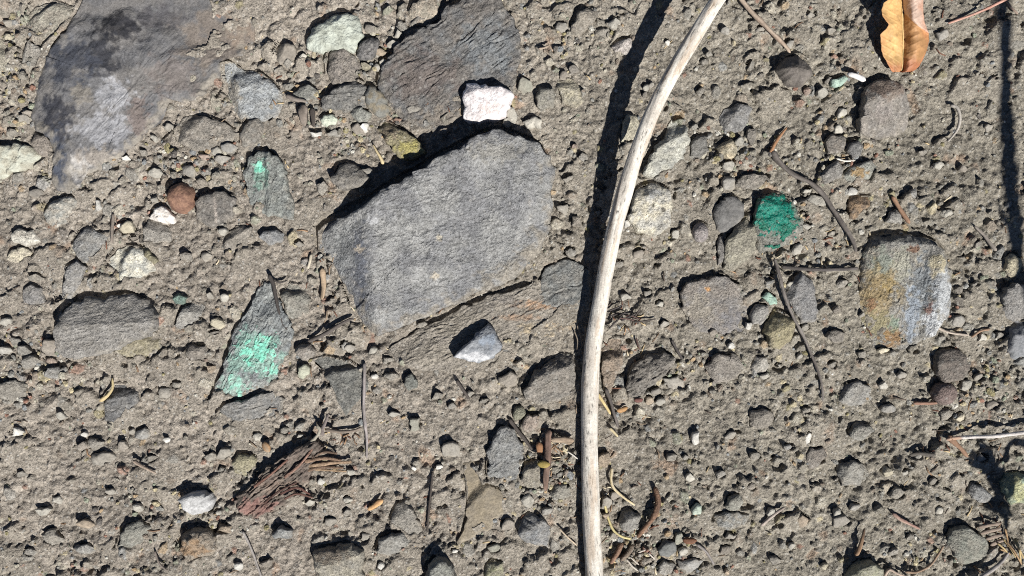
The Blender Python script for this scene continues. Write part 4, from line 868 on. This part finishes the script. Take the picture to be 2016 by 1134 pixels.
twig('slender tan splinter lying in soil left of the white chip edge', [(1060,96,3),(1072,94,4),(1084,88,2)], 2.2, 1.4, (156,138,118))
twig('short white straw in the wood splinters', [(1116,888,4),(1128,896,5),(1138,904,3)], 1.6, 1.4, (212,204,190), name='straw', cat='straw')
twig('dark flat sliver lying alone between the notched pale stone and the cream pebble', [(1790,896,3),(1812,893,4),(1842,896,2)], 4.0, 3.0, (92,86,78), flat=0.5)
twig('reddish chip with a pale tail in open soil on the lower right', [(1757,1010,2),(1772,1022,4),(1788,1030,3),(1812,1042,1)], 5.0, 1.6, (152,116,102), (176,150,130), flat=0.6)
twig('brown wood shard standing at the lower right beside a dark hollow', [(1684,1096,4),(1692,1080,7),(1698,1060,8),(1702,1040,6)], 5.0, 2.4, (148,116,86), (104,82,66), streak=0.5)

# wood splinters by the stick
twig('upright red-brown wood splinter left of the long pale stick', [(1081,846,6),(1079,880,8),(1076,915,7),(1074,966,4)], 7.0, 6.0, (136,108,92), (108,86,74), flat=0.6, streak=0.6, name='splinter', cat='splinter')
twig('horizontal tan wood splinter touching the upright red-brown splinter', [(1084,866,7),(1104,866,8),(1130,868,5)], 6.0, 5.2, (172,150,124), (146,124,102), flat=0.6, streak=0.6, name='splinter', cat='splinter')
twig('small orange-brown chip left of the upright red-brown splinter', [(1060,870,5),(1062,880,6),(1064,896,4)], 6.5, 6.0, (158,112,76), flat=0.5, name='splinter', cat='chip')
twig('honey-yellow flat chip lying over the upright red-brown splinter', [(1058,912,13),(1070,915,15),(1083,914,14)], 8.0, 7.0, (164,142,72), (146,122,62), flat=0.4, name='chip', cat='chip', streak=0.1)
twig('bright orange chip in grey soil, lower middle', [(724,1004,3),(738,996,5),(754,984,3)], 6.0, 5.0, (206,160,104), (190,140,92), flat=0.5, name='chip', cat='chip', streak=0.15)
twig('orange-tan chip left of the rotten wood shadow', [(518,870,3),(524,880,5),(530,890,3)], 8.0, 7.0, (166,126,86), (150,132,108), flat=0.5, name='chip', cat='chip', streak=0.2)
twig('orange wood chip right of the long pale stick', [(1214,808,3),(1224,806,5),(1236,802,3)], 6.0, 4.0, (176,132,84), flat=0.5, name='chip', cat='chip')
twig('rust-orange chip above the grey thin twig', [(1344,1062,4),(1356,1064,6),(1372,1064,4)], 7.0, 5.0, (150,98,66), (120,84,64), flat=0.6, name='chip', cat='chip')
twig('small dark brown chip stuck in the bent soil right of the orange wood chip', [(1248,788,2),(1258,788,4),(1266,786,3)], 4.5, 4.0, (110,74,66), flat=0.6, name='chip', cat='chip')

# cluster of dark needles beside the stick, each a needle
rn = random.Random(5)
for k, (x0, y0, x1, y1) in enumerate([(1198,612,1226,600),(1200,622,1240,616),(1204,640,1232,612),(1222,632,1262,610),(1230,622,1258,628),(1240,636,1262,604),(1246,634,1292,628),(1214,626,1258,634),(1252,664,1260,690),(1198,648,1212,634)]):
    twig('dark thin pine needle in the tangle right of the long pale stick, below its middle', [(x0, y0, 3), ((x0+x1)/2, (y0+y1)/2 + rn.uniform(-3,3), 8), (x1, y1, 3)], 1.9, 1.3, rn.choice([DK, (96,74,68), (72,66,64)]), name='pine_needle', cat='needle')
for k, (x0, y0, x1, y1) in enumerate([(1130,650,1136,690),(1136,640,1146,700),(1144,655,1148,720),(1152,640,1142,690)]):
    twig('pale bent grass blade tucked along the left side of the long pale stick', [(x0, y0, 4), ((x0+x1)/2 + 4, (y0+y1)/2, 9), (x1, y1, 4)], 1.4, 1.0, (140,126,108), name='dry_grass', cat='grass')
for k, (x0, y0, x1, y1) in enumerate([(1232,1100,1250,1120),(1240,1096,1258,1112),(1256,1088,1272,1082),(1276,1088,1290,1102),(1236,1108,1256,1124)]):
    twig('white straw scrap in the litter below the brown knotted bark twig', [(x0, y0, 4), ((x0+x1)/2, (y0+y1)/2, 6), (x1, y1, 4)], 1.7, 1.3, (198,186,170), name='straw', cat='straw')
for k, (x0, y0, x1, y1) in enumerate([(1962,1068,1985,1090),(1975,1060,2000,1098),(1980,1064,2012,1112),(1990,1056,2016,1100),(1968,1080,1990,1092),(1978,1040,1984,1076),(2000,1060,2010,1110)]):
    twig('yellow-tan dry needle in the bundle at the lower right corner', [(x0, y0, 6), ((x0+x1)/2 + 2, (y0+y1)/2, 12), (x1, y1, 6)], 2.2, 1.4, rn.choice([(190,164,112),(170,136,96),(160,128,92)]), name='pine_needle', cat='needle')
for k, (x0, y0, x1, y1) in enumerate([(1926,1038,1970,1030),(1930,1050,1972,1040),(1940,1062,1976,1052),(1950,1074,1978,1062)]):
    twig(('topmost', 'second', 'third', 'lowest')[k] + ' grey-brown bark flake of the comb-like row beside the striped corner slate'  , [(x0, y0, 5), ((x0+x1)/2, (y0+y1)/2, 8), (x1, y1, 5)], 4.0, 3.0, (146,128,112), flat=0.5, name='bark_flake', cat='flake')

# ------------------------------------------------------------------ rotten wood chunk
wood_sp = dict(label='reddish-brown rotten wood chunk with a wide black shadow above it, lower left', name='wood_chunk', mat='bark', h=25, tilt=0.6, rough=8,
    o=[(458,988),(480,966),(510,941),(545,908),(580,884),(622,868),(636,880),(622,900),(612,922),(606,950),(600,966),(575,986),(540,1006),(500,1028),(474,1022)],
    c=(94,75,67), c2=(76,63,58), strat=(38,6.5), dust=0.5, d=2.2, lm='rotten wood', bev=0.15, patches=[(560,960,50,16,(128,112,100),0.6),(500,1000,40,22,(140,104,96),0.6)])
MATS['bark'] = M_BARK
wood = add_stone(wood_sp, 911, 'wood', None)
wl = wood.location
def strand(pts, r, col, name='strand'):
    q = [(x, y, gz(*P(x, y)) * 0.3 + z) for x, y, z in pts]
    o = tube(name, q, r, r * 0.7, col, flat=0.6, streak=0.6, seed=int(pts[0][1]) % 31, parent=wood, mat=M_BARK, sides=7)
    o.location = -wl
    return o
for pts, r, col in [([(600,908,16),(640,902,13),(672,907,6)], 4, (120,100,84)), ([(606,918,13),(646,912,11),(692,909,4)], 4.5, (136,116,96)), ([(598,930,11),(630,920,10),(676,921,4)], 3.5, (112,94,80)), ([(614,900,15),(640,890,11),(664,893,5)], 3, (104,88,76)), ([(620,924,10),(652,926,7),(682,928,2)], 2.6, (150,128,104)),
                    ([(552,972,14),(584,960,14),(610,974,7)], 3.0, (86,64,58)), ([(560,982,12),(584,972,13),(616,980,5)], 2.4, (94,72,64)), ([(500,958,22),(530,936,24),(566,905,22)], 3.0, (110,84,74)), ([(520,990,14),(548,968,18),(584,950,16)], 2.6, (84,66,60)), ([(560,940,22),(590,915,22),(618,880,18)], 3.2, (122,98,86))]:
    strand(pts, r, col)
# the block of rotten wood standing behind it
twig('pale grey shell-like wood flake over the hole right of the rotten wood', [(610,872,10),(624,858,16),(630,846,17),(622,838,14)], 3.4, 3.0, (158,150,132), flat=0.5, name='wood_flake', cat='flake')

# ------------------------------------------------------------------ dry leaf
leaf = bpy.data.objects.new('dry_leaf', None); COL.objects.link(leaf)
tag(leaf, 'folded ochre dry leaf with a notched left edge and reddish tip, at the top edge', 'leaf')
lc = P(1778, 60); lz = gz(*lc)
leaf.location = (lc[0] * S, lc[1] * S, lz * S)
yy = np.array([-60,-40,-12,-2,6,20,32,40,48,58,68,80,95,108,120,130,138,143.0])
mx = np.array([1774,1774,1775,1775,1775,1776,1777,1777,1777,1777,1778,1778,1778,1777,1777,1777,1776,1770.0])
lx = np.array([1772,1772,1770,1752,1740,1736,1738,1744,1750,1744,1733,1734,1735,1738,1745,1750,1754,1760.0])
rx_ = np.array([1800,1810,1816,1818,1818,1818,1819,1820,1822,1826,1829,1829,1826,1821,1816,1810,1802,1792.0])
tq = np.linspace(-14, 142, 110)
mxi, lxi, rxi = (np.interp(tq, yy, a) for a in (mx, lx, rx_))
uu = np.concatenate([np.linspace(-1, 0, 24), np.linspace(0, 1, 24)[1:]])
lift = np.interp(tq, (-60, 0, 60, 120, 143), (30, 26, 16, 9, 5))
Vl, Cl = [], []
for k, y in enumerate(tq):
    for u in uu:
        x = mxi[k] + (u * (mxi[k] - lxi[k]) if u < 0 else u * (rxi[k] - mxi[k]))
        x += 0.8 * perlin(u * 3, y / 9, 77) * abs(u)
        z = lift[k]
        if u < 0: z += 22 * (-u) ** 0.9 * np.interp(y, (-60, 60, 143), (1.2, 1.1, 0.35))
        else:
            hump = math.sin(min(1.0, u * 1.25) * math.pi) * 4
            z += 19 * smooth(-0.12, 0.62, u) * np.interp(y, (-60, 35, 50, 110, 143), (1.3, 1.1, 1.0, 0.8, 0.4)) - 3.0 + hump - 15 * smooth(0.66, 1.05, u)
            fold = smooth(4, -4, (y - 22) - 44 * u)           # the turned-over upper right flap
            z += 9 * fold * u
        z += 3.2 * fbm(u * 1.6 + 5, y / 34, 4, 78)
        vein = abs(((y + abs(u) * 26) / 15.0) % 1.0 - 0.5)
        z += 1.3 * smooth(0.12, 0.0, vein) * (0.3 + abs(u))
        Vl.append(np.append(par(P(x, y), lz + z), lz + z))
        base_c = lin((190,153,100)) if u < 0 else lin((166,124,82))  # right half is browner, partly shade painted into its colour
        n_ = float(fbm(u * 2.2, y / 26, 3, 79))
        c_ = base_c * (1 + 0.22 * n_)
        sp_ = float(smooth(0.45, 0.8, fbm(u * 5 + 9, y / 13, 2, 80)))
        c_ = c_ * (1 - 0.4 * sp_) + lin((128, 92, 64)) * 0.4 * sp_
        if u > 0 and float(smooth(3, -3, (y - 22) - 44 * u)) > 0.5: c_ = lin((186,160,142)) * (1 + 0.12 * n_)
        tip = float(smooth(112, 138, y + 10 * n_ + (8 if u > 0 else 0)))
        c_ = c_ * (1 - 0.7 * tip) + lin((150,90,66)) * 0.7 * tip
        edge_ = float(smooth(0.75, 1.0, abs(u) + 0.2 * n_))
        c_ = c_ * (1 - 0.4 * edge_) + lin((176,112,76)) * 0.4 * edge_
        Cl.append(c_)
Vl = np.array(Vl) - np.array([lc[0], lc[1], lz]); Cl = np.array(Cl)
nu, nt_ = len(uu), len(tq)
idl = np.arange(nu * nt_).reshape(nt_, nu)
Ql = np.stack([idl[:-1, :-1], idl[1:, :-1], idl[1:, 1:], idl[:-1, 1:]], -1).reshape(-1, 4)
blade = mesh_np('blade', Vl, quads=Ql, col=Cl, mat=M_LEAF, parent=leaf)
so = blade.modifiers.new('thickness', 'SOLIDIFY'); so.thickness = 0.9 * S; so.offset = -1
mid_pts = [(mxi[k], tq[k], lz + lift[k] + 0.8) for k in range(8, 108, 9)]
mr = tube('midrib', mid_pts, 1.7, 1.0, (214,184,128), parent=leaf, mat=M_LEAF, sides=6)
mr.location = -leaf.location

# ------------------------------------------------------------------ weed standing just outside the right edge (its soft shadow crosses the plot)
weed = bpy.data.objects.new('dry_weed', None); COL.objects.link(weed)
wc = np.array(P(2340, 1330)); weed.location = (wc[0] * S, wc[1] * S, 0)
tag(weed, 'dry branching weed stem standing just outside the right edge', 'weed')
def wpt(sx, sy, z):             # stem point of height z whose shadow falls at photo point sx, sy
    k = z / math.tan(SUN_EL)
    q = P(sx, sy) + np.array((0.5, -0.866)) * k
    return (q[0], q[1], z)
def wstem(name, pts, r0, r1):
    p = np.array(pts)
    ph = [(a[0] / (1 - a[2] / CAMH) + 1008, 567 - a[1] / (1 - a[2] / CAMH), a[2]) for a in p]
    o = tube(name, ph, r0, r1, (140,120,98), parent=weed, sides=8)
    o.location = -weed.location
    return o
main = [(wc[0], wc[1], 0), (wc[0] + 10, wc[1] + 30, 350), wpt(2030, 640, 700), wpt(1994, 450, 850), wpt(1988, 330, 950), wpt(1980, 180, 1050), wpt(1966, 0, 1150), wpt(1955, -160, 1200)]
wstem('stem', main, 18, 12)
wstem('branch', [main[1], wpt(2060, 900, 420), wpt(1992, 870, 430), wpt(1978, 960, 430), wpt(1985, 1060, 420)], 9, 6)
wstem('branch', [main[2], wpt(2010, 560, 740), wpt(1965, 400, 760)], 7, 4)
for k, (sx, sy, z) in enumerate([(1925,905,425),(1950,925,420),(1965,1000,425),(1990,1010,430),(1940,890,425)]):
    a = wpt(sx, sy, z); b = wpt(1980, 930 + 20 * k, 430)
    o = wstem('dry_leaflet', [b, ((a[0]+b[0])/2, (a[1]+b[1])/2, z+4), a, (a[0]-14, a[1]+5, z+2)], 4, 15)
# ------------------------------------------------------------------ pebbles, one by one
TN_W = {'s': 'soil-coloured', 'g': 'grey', 'b': 'blue-grey', 'd': 'dark', 'n': 'brown', 'p': 'pale', 'w': 'white', 'c': 'cream', 'o': 'olive', 'r': 'reddish', 't': 'tan', 'm': 'green-grey'}
DIRS = ['right of', 'above right of', 'above', 'above left of', 'left of', 'below left of', 'below', 'below right of']
used_labels = set()
LANDMARKS.append(('dry leaf', np.array(P(1780, 70)), 45, None))
for y in (60, 250, 500, 800, 1050):
    pass
def rel(c, skip=0):
    best = sorted(((max(0, np.linalg.norm(c - l[1]) - l[2] * 0.8), i) for i, l in enumerate(LANDMARKS)))
    i = best[skip][1]; l = LANDMARKS[i]
    v = c - l[1]; a = int(round(math.atan2(v[1], v[0]) / (math.pi / 4))) % 8
    on = l[3] is not None and bool(inside(l[3], np.array([c[0]]), np.array([c[1]]))[0])
    return l[0], ('on' if on else DIRS[a])
def pebble_label(c, rx, ry, t):
    size = 'tiny' if max(rx, ry) < 8 else 'small' if max(rx, ry) < 13 else 'stubby' if max(rx, ry) < 19 else 'broad'
    form = 'long ' if max(rx, ry) / min(rx, ry) > 1.55 else ''
    l0, d0 = rel(c, 0)
    tries = [f'{size} {form}{TN_W[t]} pebble {d0} the {l0}']
    for k in (1, 2, 3):
        l1, d1 = rel(c, k)
        tries.append(f'{size} {form}{TN_W[t]} pebble {d0} the {l0}, {d1} the {l1}')
    for q in tries:
        if len(q.split()) <= 16 and q not in used_labels:
            used_labels.add(q); return q
    q = tries[0] + ', farther from it'
    while q in used_labels: q = q.replace('farther', 'still farther')
    used_labels.add(q); return q

pr = random.Random(21)
for k, row in enumerate(PEBBLES.split(';')):
    x, y, rx, ry, t = row.split(); x, y, rx, ry = float(x), float(y), float(rx), float(ry)
    n = pr.choice((4, 5, 5, 6, 7)); a0 = pr.uniform(0, 6.28)
    sharp = pr.random()
    o = []
    for i in range(n):
        a = a0 + (i + pr.uniform(-0.36, 0.36)) * 2 * math.pi / n
        f = pr.uniform(0.88, 1.2)
        o.append((x + rx * f * math.cos(a), y - ry * f * math.sin(a)))
    base_c = np.array(TONE[t], float) * pr.uniform(0.92, 1.06)
    h = 3.5 + 0.6 * min(rx, ry) * pr.uniform(0.8, 1.3)
    fac = []
    if pr.random() < 0.7:
        ang = pr.uniform(0, 6.28); px, py = x + 0.25 * rx * math.cos(ang), y + 0.25 * ry * math.sin(ang)
        fac.append(((px - 9 * math.sin(ang), py + 9 * math.cos(ang)), (px + 9 * math.sin(ang), py - 9 * math.cos(ang)), pr.uniform(0.2, 0.6)))
    sp = dict(label=pebble_label(P(x, y), rx, ry, t), name='pebble', o=o, h=h, c=tuple(base_c), c2=tuple(base_c * pr.uniform(0.84, 0.96)), tilt=pr.uniform(0.35, 0.85) if t != 's' else 0.9,
              rnd=pr.uniform(0.0, 0.15), bev=0.12, rough=1.0, dust=0.2 if t in 'wcpt' else 0.8, fac=fac, d=2.4, mat='pale' if t in 'wcp' else pr.choice(('rock', 'smooth')))
    add_stone(sp, 2001 + 3 * k, 'pebble', 'pebbles lying in the dirt')

# ------------------------------------------------------------------ grit too small to tell apart
gr = np.random.RandomState(5)
ico_v, ico_f = None, None
bm_phi = (1 + 5 ** 0.5) / 2
ico_v = np.array([(-1,bm_phi,0),(1,bm_phi,0),(-1,-bm_phi,0),(1,-bm_phi,0),(0,-1,bm_phi),(0,1,bm_phi),(0,-1,-bm_phi),(0,1,-bm_phi),(bm_phi,0,-1),(bm_phi,0,1),(-bm_phi,0,-1),(-bm_phi,0,1)], float)
ico_v /= np.linalg.norm(ico_v[0])
ico_f = np.array([(0,11,5),(0,5,1),(0,1,7),(0,7,10),(0,10,11),(1,5,9),(5,11,4),(11,10,2),(10,7,6),(7,1,8),(3,9,4),(3,4,2),(3,2,6),(3,6,8),(3,8,9),(4,9,5),(2,4,11),(6,2,10),(8,6,7),(9,8,1)])
keys = {}; vv = list(ico_v); ff = []
def midp(a, b):
    k_ = (min(a, b), max(a, b))
    if k_ not in keys:
        m_ = (vv[a] + vv[b]) / 2; vv.append(m_ / np.linalg.norm(m_)); keys[k_] = len(vv) - 1
    return keys[k_]
for a, b, c in ico_f:
    ab, bc, ca = midp(a, b), midp(b, c), midp(c, a)
    ff += [(a, ab, ca), (b, bc, ab), (c, ca, bc), (ab, bc, ca)]
vv = np.array(vv); ff = np.array(ff)
NG = 4600
gx = gr.uniform(-MX, MX, NG); gy = gr.uniform(-MY, MY, NG)
keep = perlin(gx / 130, gy / 130, 60) + gr.uniform(-0.5, 0.6, NG) > -0.15
gx, gy = gx[keep], gy[keep]
RUB = [(370,330,90,50,130),(680,230,90,90,170),(45,150,60,110,110),(1250,1060,70,80,150),(1665,310,70,60,110),(1070,950,60,70,120),(1930,770,90,90,130),(60,720,80,70,120),(1440,300,70,60,90),(1400,730,110,50,110),(740,110,40,50,70),(320,1010,120,60,70),(1560,440,40,80,60),(1140,60,80,60,60),(1800,1090,160,40,70)]
nb_ = len(gx)
for (x, y, sx_, sy_, n_) in RUB:
    q = P(x, y); gx = np.concatenate([gx, gr.normal(q[0], sx_ * 0.55, n_)]); gy = np.concatenate([gy, gr.normal(q[1], sy_ * 0.55, n_)])
NG = len(gx)
rad = 1.9 + 3.6 * gr.power(0.45, NG) ** 1.0 * gr.uniform(0.3, 1, NG)
rad[nb_:] *= 1.45
stone_polys = [b for b in BED if np.ptp(b[0][:, 0]) > 30]
VV, FF, CC = [], [], []
tones = list('sssssggbdnnppwcotrm')
cnt = 0
for k in range(NG):
    p = np.array([gx[k], gy[k]])
    pl = gr.normal(size=(9, 3)); pl /= np.linalg.norm(pl, axis=1)[:, None]
    off = gr.uniform(0.62, 1.0, 9)
    r_ = np.min(np.where(vv @ pl.T > 1e-3, off / np.maximum(vv @ pl.T, 1e-3), 9), axis=1); r_ = np.minimum(r_, 1.15)
    sc = rad[k] * np.array([gr.uniform(0.9, 1.5), gr.uniform(0.8, 1.1), gr.uniform(0.6, 0.9)])
    a = gr.uniform(0, 6.28); R_ = np.array([[math.cos(a), -math.sin(a), 0], [math.sin(a), math.cos(a), 0], [0, 0, 1]])
    v = ((vv * r_[:, None]) * sc) @ R_.T
    z = gz(p[0], p[1])
    VV.append(v + np.array([p[0], p[1], z + rad[k] * 0.22])); FF.append(ff + cnt * len(vv)); cnt += 1
    CC.append(np.tile(lin(TONE[tones[gr.randint(len(tones))]]) * gr.uniform(0.85, 1.1), (len(vv), 1)))
grit = mesh_np('grit', np.vstack(VV), tris=np.vstack(FF), col=np.vstack(CC), mat=M_ROCK, smooth_shade=False)
tag(grit, 'loose grit of every tone scattered over the bare soil', 'grit', kind='stuff')

# crumbs of plant litter
VV, FF, CC = [], [], []; cnt = 0
lr = random.Random(9)
hot = [(1180,900,120,220),(1250,1050,120,90),(600,200,90,60),(640,560,50,90),(1230,640,60,60),(1960,1040,60,80),(1880,880,90,70),(660,860,70,40),(1090,900,60,70),(1560,500,120,60)]
for k in range(420):
    if k < 260:
        hx, hy, sx_, sy_ = hot[lr.randrange(len(hot))]
        p = P(lr.gauss(hx, sx_ * 0.6), lr.gauss(hy, sy_ * 0.6))
    else: p = np.array([lr.uniform(-MX, MX), lr.uniform(-MY, MY)])
    L_ = lr.uniform(6, 26); a = lr.uniform(0, 6.28); w = lr.uniform(0.7, 1.7)
    dirv = np.array([math.cos(a), math.sin(a)]); nv = np.array([-dirv[1], dirv[0]])
    z0 = gz(*(p - dirv * L_ / 2)) + w; z1 = gz(*(p + dirv * L_ / 2)) + w; zm = max((z0 + z1) / 2, gz(*p) + w * 0.8)
    bend = nv * lr.uniform(-0.15, 0.15) * L_
    rows = []
    for q, z in ((p - dirv * L_ / 2, z0), (p + bend, zm), (p + dirv * L_ / 2, z1)):
        for s1, s2 in ((1, 0), (0, 0.8), (-1, 0), (0, -0.8)):
            rows.append([q[0] + nv[0] * w * s1, q[1] + nv[1] * w * s1, z + s2 * w])
    VV.append(np.array(rows))
    f = []
    for r in (0, 1):
        for s1 in range(4): f.append((r*4+s1, r*4+(s1+1)%4, (r+1)*4+(s1+1)%4, (r+1)*4+s1))
    f += [(3, 2, 1, 0), (8, 9, 10, 11)]
    FF.append(np.array(f) + cnt); cnt += 12
    c_ = lin(lr.choice([(150,122,96),(120,98,80),(92,82,74),(186,166,130),(206,192,164),(110,78,64),(134,118,100)]))
    CC.append(np.tile(c_, (12, 1)))
lit = mesh_np('plant_litter', np.vstack(VV), quads=np.vstack(FF), col=np.vstack(CC), mat=M_WOOD)
tag(lit, 'crumbs of bark, straw and needles strewn over the soil', 'litter', kind='stuff')
